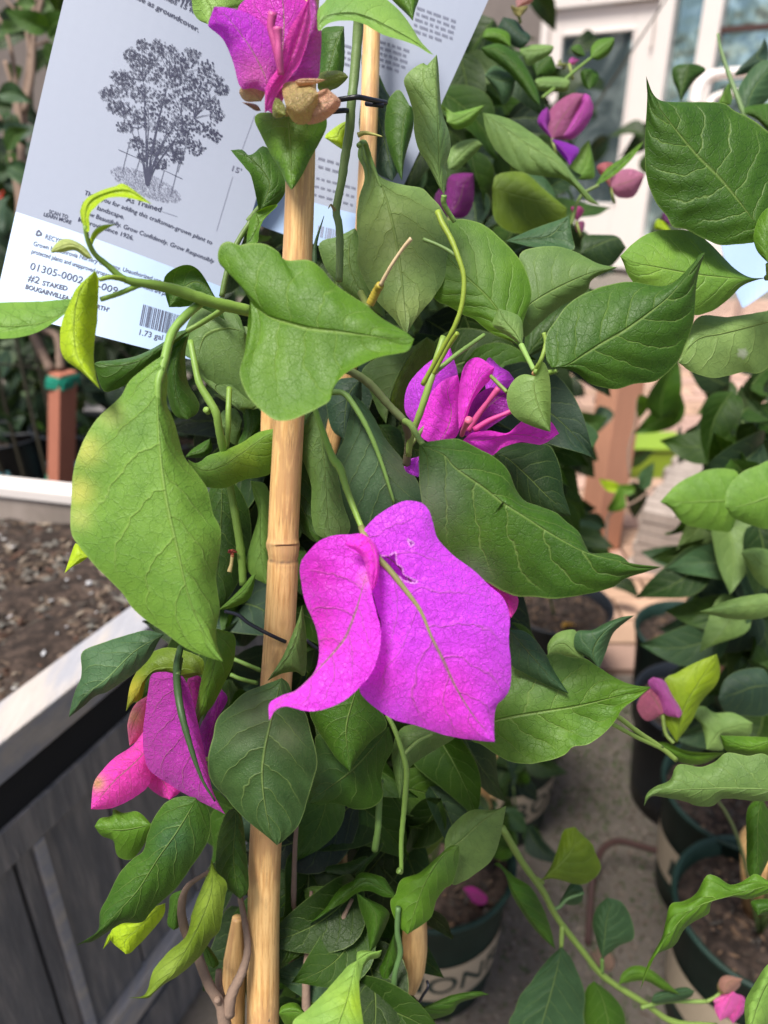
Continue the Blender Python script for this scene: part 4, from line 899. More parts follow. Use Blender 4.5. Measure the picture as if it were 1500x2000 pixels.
# --- left of the stake
L_('V4', 300, 'l', '1000,810', '1080,870 1180,850 1300,770 1400,700', '1040,830 1070,820 1110,790 1200,760 1290,720 1380,665', '1050,930 1110,960 1200,962 1300,920 1455,870', '1500,640', cl=7, cr=7, nu=40, nv=16, patch=[(480, 890, 40, (.24, .38, .03), .7), (520, 880, 40, (.2, .34, .03), .7)])
L_('V4', 325, 'd', '1180,900', '1180,1050 1170,1250 1150,1500', '1120,960 1100,1100 1120,1300', '1260,950 1330,1100 1330,1300 1250,1500', '1160,1620', cl=6, cr=6, nu=40, nv=16)
L_('V4', 316, 'k', '1335,925', '1385,1040 1385,1200 1395,1350', '1350,1000 1375,1100 1345,1220 1312,1350 1340,1430', '1420,950 1445,1100 1445,1300 1440,1400', '1430,1482', cl=6, cr=4)
L_('V4', 312, 'l', '1165,1612', '1240,1560 1300,1510', '1220,1560 1290,1490 1340,1430', '1220,1605 1300,1575 1340,1530', '1362,1425', cl=4, cr=4)
L_('V4', 335, 'n', '1330,540', '1340,620 1320,700', '1290,520 1300,640 1270,720', '1400,520 1420,600 1360,680', '1280,760', cl=4, cr=4)
L_('V4', 340, 'g', '1180,640', '1230,600 1270,650', '1180,560 1250,540', '1230,720 1270,720', '1290,600', cl=4, cr=4)
L_('V4', 280, 'y', '470,1330', '430,1330 390,1370', '440,1290 405,1255 380,1310', '430,1360 390,1380', '344,1416', cl=3, cr=3, nu=14, nv=6)
L_('V4', 335, 'n', '1120,700', '1080,760 1020,780', '1080,720 1020,760', '1130,760 1080,800', '985,800', cl=4, cr=4)
# --- young yellow green shoot at the upper left
L_('V1', 222, 'y', '480,1290', '478,1200 500,1130 560,1090 660,1062 740,1075', '460,1250 448,1180 480,1110 560,1065 640,1040 700,1030', '500,1290 500,1200 540,1150 590,1110 660,1100 740,1110', '850,1140', cl=3, cr=-3, nu=40, nv=10)
L_('V1', 226, (.36, .42, .13), '520,1445', '460,1390 400,1365 340,1380', '480,1385 420,1345 360,1332 310,1360', '480,1440 420,1400 350,1408', '280,1410', cl=3, cr=3, nu=24, nv=8)
L_('V1', 226, 'y', '512,1390', '520,1320 560,1280', '500,1340 530,1280 580,1255', '525,1345 550,1310 600,1275', '650,1250', cl=2, cr=2, nu=20, nv=6)
# --- stems
S_ = lambda *a, **k_: stem(mp_, *a, **k_)
YG = (.22, .32, .03)
S_('475,1260,222 490,1340,224 530,1420,227 600,1480,230 700,1560,233 860,1590,238 1000,1625,244 1180,1685,250 1390,1735,258', [.9, 1.1, 1.4, 2.0, 2.6, 2.6, 2.7], (.16, .27, .04), 'V1', n_seg=40)
S_('780,1590,236 660,1640,232 560,1672,230', [1.1, 1.0], (.18, .3, .04), 'V1'); S_('700,1560,233 620,1548,228 555,1560,226', [1.1, .9], YG, 'V1')
S_('1250,1725,255 1130,1800,262 1040,1850,262', [1.3, 1.2], (.17, .28, .05), 'V1')
S_('V1 1120,1690,252 1040,1760,246 960,1860,242 V4 875,290,237 862,345,236.5 842,420,235 850,700,235.5 880,980,235 935,1240,233 1000,1520,231.5 1060,1680,230.5', [2.0, 1.9, 1.8, 1.5, 1.1, .9, .7, .5, .4, .3, .2], (.17, .3, .05), 'V4', n_seg=60)
S_('820,60,285 815,180,288 795,420,290 780,560,290 770,700,292 745,850,294 730,960,295 700,1120,296 715,1200,296 720,1350,297 715,1500,298', [2.7, 2.5, 2.4, 2.4, 2.1, 2.0, 1.9], (.13, .2, .06), 'V2', n_seg=50)
S_('815,720,288 850,708,288 900,716,286 945,728,284', [1.3, .8, .3], (.3, .3, .08), 'V2', name='thorn'); S_('820,775,290 850,760,294 880,850,299 940,1000,299', [1.4, 1.5, 1.2, .8], (.14, .24, .05), 'V2')
S_('700,1130,296 685,1110,294 672,1090,292 658,1110,290', [1.1, .6, .2], (.3, .24, .1), 'V2', name='thorn')
S_('585,1410,292 590,1300,292 635,1150,290', [1.4, .8, .15], (.05, .1, .03), 'V2', name='thorn')
S_('1240,1125,258 1265,1190,257 1310,1270,256 1350,1370,255 1380,1480,255 1370,1620,256 1330,1740,258 1270,1850,262 1160,2050,270', [1.4, 1.2, 1.1, 1.1, 1.1, 1.2], (.22, .3, .03), 'V2', n_seg=44)
S_('1350,1370,256 1290,1330,258 1230,1300,260 1165,1275,262', [1.0, .8, .9], (.1, .17, .04), 'V2'); S_('1275,1040,266 1275,1090,268 1330,1180,272', [1.3, 1.1], (.16, .28, .06), 'V2')
S_('935,1520,262 990,1420,258 1050,1330,256 1100,1270,254', [1.0, .8, .75, .95], (.5, .38, .22), 'V2', name='dry_stalk'); S_('880,1620,268 915,1550,265 935,1518,262', [2.0, 2.0, 1.9], (.34, .27, .03), 'V2', name='dry_stalk')
S_('830,1560,290 855,1610,285 870,1640,282', [1.8, 1.6], (.2, .25, .05), 'V2')
S_('380,330,258 410,370,256 440,450,254 500,610,250 535,660,248 570,770,246 620,900,242 650,970,240', [1.3, 1.3, 1.5, 1.9, 1.5, 1.3, 1.2], (.2, .34, .05), 'V5', n_seg=44)
S_('420,300,312 500,290,308 560,300,306 620,380,305 680,490,306 740,640,308 800,830,309', [1.6, 1.6, 1.5, 1.3, 1.0, .7], (.15, .27, .06), 'V5', n_seg=36)
S_('560,180,262 600,195,264 680,250,268 770,350,272 850,430,274', [1.8, 2.0, 1.9, 1.8], (.11, .14, .05), 'V5'); S_('850,430,274 870,520,290 860,640,300', [1.8, 2.2], (.12, .1, .06), 'V5')
S_('850,430,274 880,450,262 910,500,252 940,545,247', [1.6, 1.4, 1.3], (.16, .25, .06), 'V5')
S_('1040,20,285 1000,150,282 975,240,280 930,380,282 880,520,288 870,600,292', [1.6, 1.7, 1.8, 1.7, 1.6], (.2, .3, .06), 'V5'); S_('985,205,280 1100,110,284 1240,10,290', [1.2, 1.1], (.15, .25, .06), 'V5'); S_('990,200,280 1050,90,276 1110,0,270', [1.2, 1.1], (.22, .3, .03), 'V5')
S_('170,60,284 195,110,280 232,182,274', [1.5, 1.2, 1.2], (.2, .33, .08), 'V6'); S_('280,0,268 290,50,268 268,130,268 236,185,272', [1.0, 1.0, 1.1], (.2, .3, .05), 'V6'); S_('236,190,270 300,195,266 345,182,263', [1.4, 1.2], (.16, .26, .05), 'V6')
S_('245,190,273 232,200,271', [1.6, 1.2], (.45, .25, .12), 'V6', n_seg=6)
S_('0,190,290 50,240,285 100,290,282', [1.0, 1.0], (.16, .24, .05), 'V6')
S_('890,240,300 930,320,298 970,440,297 985,520,297 975,680,298 960,850,300 960,1010,302', [1.3, 1.3, 1.5, 1.5, 1.4, 1.3, 1.1], (.16, .28, .05), 'V8', n_seg=40); S_('975,430,297 1040,370,303 1110,335,308', [1.0, .9, .7], (.2, .32, .08), 'V8'); S_('960,1010,301 945,1000,300', [1.3, 1.6], (.12, .2, .04), 'V8', n_seg=6)
S_('860,560,320 850,700,322 845,800,322 830,900,326', [1.6, 1.9, 2.0], (.12, .22, .05), 'V8'); S_('945,1180,318 940,1300,320 955,1400,322 930,1500,324 920,1600,326', [1.5, 1.6, 1.8], (.08, .16, .05), 'V8')
S_('200,790,420 300,960,430 400,1100,440 470,1230,448 600,1400,455 700,1520,462 900,1650,470 1040,1740,475 1250,1760,480', [2.4, 2.3, 2.2, 2.2], (.2, .3, .06), 'V9', n_seg=50)
S_('400,1060,440 375,1040,436', [1.5, 1.2], (.2, .3, .06), 'V9', n_seg=6); S_('495,1270,448 490,1380,446', [1.8, 1.5], (.2, .3, .06), 'V9', n_seg=8); S_('440,1190,446 480,1180,446 520,1140,446 600,1110,448', [1.3, 1.0], (.12, .22, .08), 'V9', n_seg=12); S_('690,1430,458 690,1500,460', [1.4, 1.3], (.12, .22, .05), 'V9', n_seg=8)
S_('620,170,300 760,245,310 860,320,318 980,400,326', [1.4, 1.4], (.2, .3, .06), 'V9'); S_('740,285,310 860,350,318 980,405,326 1050,460,330', [1.2, 1.2, 1.6], (.2, .3, .06), 'V9')
S_('1015,180,304 1030,260,302 1060,400,300 1110,490,300 1150,560,300 1165,640,302 1185,740,306 1210,850,312 1230,980,316 1260,1150,316 1285,1320,318 1295,1480,320', [1.6, 1.8, 2.2, 2.2, 2.0, 2.2, 2.4, 2.2], (.17, .29, .05), 'V4', n_seg=50)
S_('1222,430,316 1217,540,312 1215,650,312 1205,750,314', [1.6, 1.5], (.16, .27, .04), 'V4'); S_('1110,555,302 1095,545,300', [2, 1.6], (.2, .32, .06), 'V4', n_seg=6)
S_('250,1170,305 170,1300,302 120,1440,300 90,1580,300', [1.4, 1.5, 1.5], (.09, .15, .03), 'V2'); S_('330,1060,302 270,1130,304 230,1180,305', [1.3, 1.6], (.12, .19, .05), 'V2')
S_('940,40,292 920,150,280 935,330,267 985,530,263 1050,720,262 1120,840,263', [1.7, 1.9, 1.7, 1.4, .8, .4], (.03, .065, .018), 'V7', n_seg=30)
S_('1060,620,300 1120,620,296 1200,640,292', [1.1, 1.0], (.2, .32, .06), 'V7'); S_('1220,100,330 1290,130,330 1360,160,335', [1.2, 1.2], (.16, .28, .06), 'V7', n_seg=10); S_('1200,180,330 1260,205,330 1340,225,335', [1.2, 1.2], (.14, .25, .05), 'V7', n_seg=10)
WD = (.22, .15, .11)
for s, r_ in (('1110,1195,298 1050,1230,300 985,1275,302 955,1330,304 945,1420,305 970,1530,306 1030,1650,308 1090,1800,310 1150,1900,312 1180,2060,314', [1.0, 1.3, 2.2, 2.4, 2.4, 2.6, 2.8, 3.2, 4.2]), ('1250,1340,318 1272,1450,316 1290,1600,314 1265,1720,313 1205,1850,312 1190,1950,313', [1.6, 1.8, 2.2, 2.8, 3.6]),
              ('1140,1720,318 1140,1800,318 1160,1880,315', [1.8, 2.2, 2.2])):
    S_(s, r_, WD, 'V7', mat=M['woody'], name='woody_stem', n_seg=34)
for s, r_ in (('460,640,334 450,760,334 440,900,334 435,1100,336 430,1300,340 420,1500,345', [1.0, 1.6, 2.0]), ('520,1100,340 512,1240,336 503,1400,334 495,1550,334 500,1900,334', [1.0, 2.4, 3]), ('720,1140,334 690,1200,334 640,1310,334 580,1400,334 500,1480,334', [1.0, 1.6, 2, 2.2])):
    S_(s, r_, WD, 'V8', mat=M['woody'], name='woody_stem', n_seg=16)
for s in ('1150,1900,312 1130,1870,308', ):
    S_(s, [2, 1.6], WD, 'V7', mat=M['woody'], name='woody_stem', n_seg=6)
# trunk down to the pot, out of the picture
t0 = P(445, 2020, .314)[None]; V, F, UV = tube_data(smooth3([t0[0], (t0[0] + np.array([cM[0] - .05, .02, PH])) / 2, [cM[0] - .05, .03, PH - .05]], 20), np.linspace(.005, .009, 20), 10)
obj('trunk', V, F, M['woody'], mp_, None, V[0], uvs=UV)

# --- flowers (each a part, its bracts and tubes sub-parts)
MG = (.70, .062, .90); MG2 = (.86, .045, .76); PK = (.86, .05, .52); DP = (.34, .015, .36)
def flower(s, rad, col, view='G', name='flower'): return stem(mp_, s, rad, col, view, name=name)
def bract(fl, view, d, col, base, mid, L, R, tip, name='bract', **kw):
    pp = lambda s: pts(s, view); b = pp(base)[0]; t = pp(tip)[0]
    V, F, UV, UV2, pa = loft(b, t, pp(mid), pp(L), pp(R), d, **kw)
    o = obj(name, V, F, M['bract'], None, col, V[0], uvs=UV, uv2=UV2, patch=pa)
    o.parent = fl; o.location = Vector(V[0]) - fl.matrix_basis.translation - fl.parent.matrix_basis.translation
    return o
def ftube(fl, s, rad, col, view, name='flower_tube'):
    V, F, UV = tube_px(s, rad, 16, 10, view); o = obj(name, V, F, M['stem'], None, col, V[0], uvs=UV); o.parent = fl; o.location = Vector(V[0]) - fl.matrix_basis.translation - fl.parent.matrix_basis.translation; return o
# main flower, big front bracts
f1 = flower('640,950,239 652,985,236 700,1080,233 770,1150,232.6 850,1250,231.6 930,1360,230.6 980,1480,229.8 1040,1600,229.2 1100,1730,228.9', [1.5, 1.5, 1.3, 1.1, .9, .6, .4, .15], (.2, .2, .07), 'V5', 'flower')
hole = [[(p[0], p[1]) for p in pts('716,1083 745,1092 778,1090 805,1073 806,1100 812,1130 838,1148 842,1180 870,1196 912,1216 880,1217 848,1207 842,1203 832,1190 800,1172 770,1148 740,1112', 'V5')], [(p[0], p[1]) for p in pts('868,1008 878,1018 892,1028 880,1036', 'V5')]]
bract(f1, 'V5', 236, MG, '652,968', '700,1080 770,1150 850,1250 930,1360 980,1480 1040,1600 1100,1730 1180,1860',
      '655,1060 672,1150 690,1240 715,1350 735,1420 728,1540 700,1620 662,1680 632,1740 655,1785 720,1840 800,1890 900,1915 1000,1950 1100,1975 1200,1990',
      '660,950 720,890 800,840 860,820 930,830 970,870 990,930 1010,1000 1060,1060 1120,1110 1200,1170 1260,1230 1320,1280 1350,1330 1365,1400 1360,1500 1370,1620 1365,1730 1340,1780 1300,1822 1288,1900', '1291,1998',
      cl=7, cr=7, tilt=-7, arch=-3, nu=230, nv=75, q=.5, wave=1.2, bulge=2.2, seed=21, hole=hole, jitter=1.2, patch=[(870, 1370, 80, (.9, .04, .70), .7), (760, 1330, 60, (.85, .045, .74), .5), (905, 1420, 60, (.92, .04, .68), .6)])
bract(f1, 'V5', 243, MG, '655,975', '700,1050 800,1120 900,1240 1000,1400', '650,1100 680,1250 780,1350 900,1450', '760,980 900,1020 1000,1100 1100,1250 1120,1380', '1120,1500', cl=3, cr=3, q=.3, nu=30, nv=12, seed=3)
bract(f1, 'V5', 231, (.79, .05, .82), '668,1130', '662,1180 650,1230 620,1340 580,1450 540,1520 430,1640 330,1740 250,1790',
      '668,1060 640,985 580,985 500,990 430,1020 370,1080 340,1140 350,1250 370,1330 410,1420 445,1530 478,1585 405,1665 330,1740 250,1772 190,1812',
      '700,1130 700,1200 690,1260 710,1350 735,1450 728,1550 700,1640 650,1710 590,1770 530,1810 450,1840 370,1847 270,1824 215,1848', '190,1892',
      cl=9, cr=-6, tilt=-5, nu=120, nv=40, q=.6, wave=1.6, bulge=-1.5, seed=22, patch=[(615, 1120, 55, (.62, .012, .48), .85), (625, 1200, 45, (.62, .012, .46), .8), (640, 1250, 30, (.66, .02, .46), .7), (715, 1130, 18, (.85, .3, .5), .5)])  # deep magenta patches put the shade of the inner fold into the colour
bract(f1, 'V5', 226.5, MG2, '640,978', '690,1040 712,1130 700,1215', '600,1000 560,1032 620,1070 655,1120 668,1180', '690,1010 725,1070 728,1150 712,1230', '690,1262', cl=3, cr=7, nu=34, nv=12, q=.2, bulge=2.5, seed=24)
bract(f1, 'V5', 262, PK, '1230,1200', '1300,1260 1350,1320', '1330,1240 1400,1285 1402,1340', '1250,1260 1300,1330', '1372,1392', cl=3, cr=3, nu=20, nv=8)
# right flower
f2 = flower('870,560,296 V5 990,420,296 1100,400,294', [1.3, 1.2], (.12, .16, .04), 'V5')
bract(f2, 'V5', 300, MG, '960,530', '930,420 960,280 1040,160', '890,440 852,380 855,290 890,220 960,150 1020,110', '1010,500 1060,350 1110,220', '1075,75', cl=5, cr=6, nu=40, nv=16)
bract(f2, 'V5', 292, MG2, '1010,545', '1060,470 1080,380 1060,280', '960,530 915,480 940,380 990,280 1050,225', '1100,510 1130,420 1125,330 1118,240', '1110,205', cl=6, cr=6, nu=40, nv=16, seed=2)
bract(f2, 'V5', 286, MG2, '1115,470', '1150,380 1190,280 1230,200', '1112,400 1112,330 1122,230 1150,150 1210,120', '1150,430 1180,340 1230,270 1270,228', '1290,170', cl=6, cr=5, nu=36, nv=14, seed=5)
bract(f2, 'V5', 306, DP, '1120,500', '1200,420 1280,340 1350,300', '1130,420 1190,320 1260,270 1330,280', '1200,500 1300,440 1380,380', '1400,330', cl=-4, cr=-4, nu=30, nv=12)
bract(f2, 'V5', 312, MG, '1250,300', '1300,220 1330,200', '1240,200 1260,120 1310,160', '1300,300 1350,270 1390,240', '1360,190', cl=4, cr=4, nu=24, nv=10)
bract(f2, 'V5', 284, MG2, '1135,525', '1240,525 1350,500 1450,500 1540,520', '1180,488 1270,478 1350,490 1400,450 1440,425 1500,450 1560,430', '1180,570 1270,600 1330,560 1420,535 1520,545', '1605,492', cl=-6, cr=6, nu=50, nv=16, q=.3)
bract(f2, 'V5', 300, MG, '930,600', '900,640 890,680', '870,620 848,640 860,680', '930,640 925,690', '915,705', cl=3, cr=3, nu=16, nv=8)
ftube(f2, '1160,480,288 1210,400,286 1270,320,284 1310,270,283', [1.6, 1.6, 1.2, 1.7], (.48, .06, .2), 'V5'); ftube(f2, '1190,475,285 1260,430,283 1330,400,281 1400,372,280', [1.6, 1.4, 1.1, 1.5], (.5, .05, .22), 'V5'); ftube(f2, '1130,500,287 1140,470,280 1165,425,272', [1.2, 1.3, 2.0], (.6, .12, .22), 'V5')
# top flower
DZ = -15.0
f3 = flower('440,610,262 400,560,258 380,500,256', [1.2, 1.6], (.35, .25, .1), 'V2')
bract(f3, 'V2', 262, (.6, .03, .52), '385,560', '400,400 420,200 420,60', '320,500 250,300 200,120 190,20', '430,480 480,300 540,150 570,40', '400,-100', cl=6, cr=5, nu=44, nv=18, seed=1)
bract(f3, 'V2', 252, (.55, .03, .62), '345,500', '330,440 310,380 240,250 160,140 90,60', '260,470 190,465 150,330 100,215 30,150 18,130', '372,430 398,360 392,270 350,190 300,120 230,70 130,42', '50,35', cl=6, cr=6, nu=50, nv=20, tilt=-4, seed=2, patch=[(500, 150, 50, (.6, .12, .36), .7), (440, 60, 40, (.5, .02, .66), .6)])
bract(f3, 'V2', 256, (.48, .06, .45), '420,440', '500,330 560,180 590,60', '430,360 490,240 530,120 555,20', '520,425 600,418 615,330 622,180 605,60', '570,-60', cl=5, cr=7, nu=40, nv=16, seed=3)
bract(f3, 'V2', 251, (.74, .07, .5), '320,600', '350,500 420,400 500,200', '320,540 330,450 400,340 440,180', '370,560 420,460 510,330 560,150', '560,-20', cl=-4, cr=5, nu=40, nv=12, seed=4)
bract(f3, 'V2', 253, (.58, .06, .42), '395,440', '380,500 370,560', '350,450 330,520 330,580', '430,460 420,520 400,580', '360,605', cl=4, cr=4, nu=20, nv=8)
ftube(f3, '400,360,250 375,240,248 352,150,247 362,70,246', [1.3, 1.6, 1.5, 2.0], (.45, .06, .22), 'V2'); ftube(f3, '405,400,249 395,280,246 392,200,245 388,145,244', [1.3, 1.6, 1.4, 1.9], (.5, .08, .25), 'V2')
BRN = (.5, .34, .17)
bract(f3, 'V2', 257, BRN, '300,540', '270,500 240,480', '220,540 185,500 190,470', '320,500 320,460 270,450', '215,462', cl=4, cr=4, nu=18, nv=8)
bract(f3, 'V2', 247, (.46, .32, .14), '430,560', '490,545 550,500', '440,600 480,655 540,660 590,600', '412,480 430,440 500,440 570,450', '605,500', cl=5, cr=6, nu=30, nv=14, q=.5)
bract(f3, 'V2', 250, (.6, .32, .22), '560,540', '620,550 680,530', '560,610 540,662 620,650 690,600 725,540', '590,500 620,480', '652,470', cl=4, cr=4, nu=24, nv=10)
bract(f3, 'V2', 248, (.55, .32, .2), '480,430', '560,430 600,430', '500,460 580,450', '520,418 600,418', '645,425', cl=3, cr=2, nu=20, nv=6)
bract(f3, 'V2', 262, (.4, .22, .16), '300,590', '250,570', '270,590 230,565', '280,560 240,548', '198,545', cl=2, cr=2, nu=14, nv=5)
bract(f3, 'V2', 247, (.26, .26, .06), '430,610', '400,580 375,560', '400,630 365,620 360,570', '430,570 400,530', '375,520', cl=3, cr=3, nu=16, nv=8)
bract(f3, 'V2', 290, (.2, .24, .05), '600,440', '670,420 720,400', '610,480 690,475 740,440', '610,390 690,375 740,385', '765,410', cl=4, cr=4, nu=20, nv=8)
DZ = 0.0
# lower left flower
f4 = flower('925,185,276 940,100,290', [1.4, 1.4], (.07, .13, .03), 'V7')
bract(f4, 'V7', 276, (.46, .03, .40), '922,180', '930,340 985,530 1050,720 1120,840', '860,166 790,180 772,260 760,350 745,480 750,590 780,680 880,750 960,800 1100,870', '960,200 1000,300 1030,430 1060,560 1080,660 1110,790', '1172,907', cl=7, cr=4, tilt=-4, nu=60, nv=22, q=.8, seed=9)
bract(f4, 'V7', 288, PK, '780,560', '700,640 600,730 530,810', '760,470 690,550 600,610 540,670 490,740 478,820', '780,640 778,750 700,820 600,870 530,882', '474,881', cl=6, cr=5, nu=40, nv=16, patch=[(190, 1530, 16, (.6, .35, .1), .9)], seed=6)
bract(f4, 'V7', 296, (.9, .16, .4), '770,300', '720,380 690,450', '770,290 700,340 665,430 668,500', '775,400 740,500', '675,552', cl=4, cr=4, nu=24, nv=10, patch=[(262, 1400, 18, (.8, .4, .2), .8)])
bract(f4, 'V7', 300, PK, '790,620', '840,720 870,780', '770,700 770,760 830,810', '900,720 945,780', '885,832', cl=4, cr=4, nu=24, nv=10)
bract(f4, 'V7', 298, (.42, .03, .3), '980,200', '1000,300 1020,420', '950,300 960,420', '1045,190 1050,300 1040,420', '1030,520', cl=4, cr=4, nu=24, nv=10)
bract(f4, 'V7', 306, DP, '1150,250', '1120,400 1080,550', '1080,380 1030,500', '1185,310 1130,420 1100,560', '1075,665', cl=4, cr=4, nu=24, nv=10)
# small dried flower left of the stake
f5 = flower('1235,1290,315 1238,1330,315', [1.0, 1.0], (.3, .05, .03), 'V4'); ftube(f5, '1238,1320,315 1232,1370,315 1222,1410,315', [1, .9, 1.4], (.45, .35, .15), 'V4'); bract(f5, 'V4', 314, (.3, .04, .03), '1235,1300', '1225,1300', '1220,1290', '1230,1312', '1212,1308', cl=1, cr=1, nu=10, nv=4); bract(f5, 'V4', 314, (.3, .04, .03), '1235,1300', '1250,1298', '1245,1290', '1250,1310', '1268,1304', cl=1, cr=1, nu=10, nv=4)

# dense inner leaves behind the traced ones, gap shade put into their dark colours
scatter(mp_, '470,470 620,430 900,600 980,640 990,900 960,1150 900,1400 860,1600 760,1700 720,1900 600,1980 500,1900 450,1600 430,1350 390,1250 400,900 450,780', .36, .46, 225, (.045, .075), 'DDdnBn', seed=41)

scatter(mp_, '560,1610 700,1660 770,1700 750,1850 700,1990 580,1990 565,1800', .335, .40, 30, (.035, .055), 'nnmdb', seed=44, upness=.9)
scatter(mp_, '560,1400 800,1480 870,1560 780,1640 580,1600', .35, .42, 16, (.04, .06), 'nmdb', seed=45, upness=.9)

# ------------------------------------------------------------------ bamboo canes
def cane(label, s, rad, view='G', nodes=(), n_seg=90, extend=None, cat='cane', marks=()):
    p = np.array(pts(s, view), float); q = smooth(p, n_seg); w = P(q[:, 0], q[:, 1], q[:, 2] / 1000); r = np.interp(np.linspace(0, 1, n_seg), np.linspace(0, 1, len(rad)), rad) / 1000
    pa_y = q[:, 1].copy()
    for ny in nodes: r = r * (1 + .10 * np.exp(-((q[:, 1] - ny) / 9) ** 2) - .06 * np.exp(-((q[:, 1] - ny - 26) / 4) ** 2))
    if extend is not None:
        e = np.array(extend); ex = np.linspace(w[-1], e, 12)[1:]; w = np.vstack([w, ex]); r = np.r_[r, np.full(11, r[-1])]; pa_y = np.r_[pa_y, np.full(11, 9e3)]
    V, F, UV = tube_data(w, r, 28); pa = np.zeros((len(V), 4))
    for i, yy in enumerate(pa_y):
        for ny in nodes:
            a1 = .75 * math.exp(-((yy - ny) / 5) ** 2) + .0; a2 = .95 * math.exp(-((yy - ny - 27) / 2.6) ** 2); a3 = .25 * math.exp(-((yy - ny - 14) / 16) ** 2)
            a = max(a1 * .7, a2, a3)
            for j in range(28):
                kk = i * 28 + j
                if a > pa[kk, 3]: pa[kk] = (.16, .1, .06, a * (.75 + .35 * math.sin(j * 1.7)))
    pa = np.clip(pa, 0, 1)
    return tag(obj('bamboo_cane', V, F, M['bamboo'], None, None, V[-1], uvs=UV, patch=pa), label, cat), w, r
canes, cw, cr_ = cane('long straight bamboo cane in front, tied to the stem of the plant', '597,-60,256 590,120,260 583,450,270 555,1000,292 553,1090,294 545,1250,300 518,1660,316 513,2020,330', [5.1, 5.2, 5.8, 6.2, 6.7, 7.1], nodes=(1064,), n_seg=420, extend=(cM[0], .06, PH - .06))
cane('second bamboo cane just behind the thick green stem, upper middle', '728,-60,336 722,200,338 712,420,340 695,640,347 640,900,360', [4.0, 4.0, 4.2], extend=(cM[0] + .05, .10, PH - .06))
cane('thin brown cane seen left of the long cane below the centre leaf', '540,640,315 532,760,318 528,900,325', [4.5, 4.5], n_seg=20)
cane('bamboo cane cut at a slant, behind the long cane at the bottom left', 'V8 160,1230,338 150,1400,340 140,1600,342 135,1850,346', [2.4, 5.2, 5.5, 5.8], 'V8', n_seg=60)
cane('blunt bamboo cane end tied with black wire beside the lettered pot', 'V8 1020,1180,360 1025,1300,362 1020,1500,366 1008,1590,368', [5.6, 6.0, 6.3, 5.4, 2.6], 'V8', n_seg=40)
cane('short orange cane behind the leaves, left of the green shoot', 'V8 890,560,420 888,600,420 885,720,424', [2.2, 2.2], 'V8', n_seg=12)
cane('orange cane just right of the thin green shoot, lower middle', 'V8 1012,480,420 1010,560,420 1005,700,424', [1.9, 1.9], 'V8', n_seg=12)
w1 = P(928, 1470, .95); w2 = P(952, 1580, 1.02)
V, F, UV = tube_data(smooth3([w1, w2, (cE[0], cE[1] - .02, PH - .05)], 14), .0095, 14); tag(obj('bamboo_cane', V, F, M['bamboo'], None, None, V[-1], uvs=UV, patch=np.zeros((len(V), 4))), 'bamboo cane in front of the half hidden pot with cream band', 'cane')
b_ = np.array([cC[0] - .035, cC[1] - .01, PH - .04]); V, F, UV = tube_data([b_, b_ + np.array([.012, 0, .10])], .012, 14); tag(obj('bamboo_cane', V, F, M['cedar'], None, None, V[0], uvs=UV), 'short stub of orange cane standing in the pot with grey rim', 'cane')
w1 = P(1478, 1640, .82); V, F, UV = tube_data([w1, (cB[0] + .01, cB[1] + .03, PH - .05)], .017, 14); tag(obj('bamboo_cane', V, F, M['bamboo'], None, None, V[-1], uvs=UV, patch=np.zeros((len(V), 4))), 'thick cane standing in the bark filled pot at the right edge', 'cane')
V, F, UV = tube_data([P(1412, 1290, .8), P(1408, 1330, .82), (cG[0] + .03, cG[1], PH - .05)], .009, 12); tag(obj('bamboo_cane', V, F, M['cedar'], None, None, V[-1], uvs=UV), 'orange cane rising from the dark pot behind the lime leaf', 'cane')
# ink marks near the foot of the long cane (part of the cane)
rr = random.Random(4); mk = MB()
for i in range(30):
    y = rr.choice([rr.uniform(1895, 1960), rr.uniform(1965, 2000)]); x = 492 + rr.random() ** 1.5 * 14 if y < 1960 else 495 + rr.random() * 30; idx = np.argmin(np.abs(np.linspace(-60, 2020, 420) - y)); xc = 518 - (y - 1660) * 5 / 360; dc = .316 + (y - 1660) / 360 * .014; dd = dc - math.sqrt(max(1e-8, .0071 ** 2 - ((x - xc) * dc / FPX) ** 2)) - .0003
    p = P(x, y, dd); h, w_ = rr.uniform(.0004, .0012), rr.uniform(.0002, .0005)
    mk.add([p + CR * -w_ + CU * -h, p + CR * w_ + CU * -h * .6, p + CR * w_ * .6 + CU * h, p - CR * w_ * .4 + CU * h * .8], [(0, 1, 2, 3)])
o = mk.build('ink_marks', M['print'], canes); o.location = Vector(canes.location) * -1; o.location = -canes.location
# ties
def tie(label, segs, rad, name='plant_tie'):
    t = None
    for s, v in segs:
        V, F, UV = tube_px(s, [rad], 26, 10, v)
        if t is None: t = tag(obj(name, V, F, M['tie'], None, None, V[0], uvs=UV), label, 'tie')
        else: o = obj('strand', V, F, M['tie'], None, None, V[0], uvs=UV); o.parent = t; o.location = Vector(V[0]) - t.location
tie('black plastic tie round the thick stem beside the top flower', [('640,560,284 700,535,280 760,524,279 820,518,279 880,530,284 965,548,292', 'V2'), ('650,598,288 700,592,286 750,588,288 790,590,296', 'V2'), ('860,552,290 900,556,288 950,562,290', 'V2')], 1.25)
tie('black twisted wire tied round the long cane below the left leaf', [('1200,1620,304 1270,1640,300 1320,1680,296 1400,1725,291 1470,1760,291 1520,1782,294', 'V4'), ('370,1500,305 420,1540,308 470,1560,312', 'V5')], 1.0)
tie('thin black wire hanging from the blunt cane at the bottom', [('1085,1540,358 1090,1570,356 1060,1620,358 1020,1700,362 1000,1760,366', 'V8')], .8)

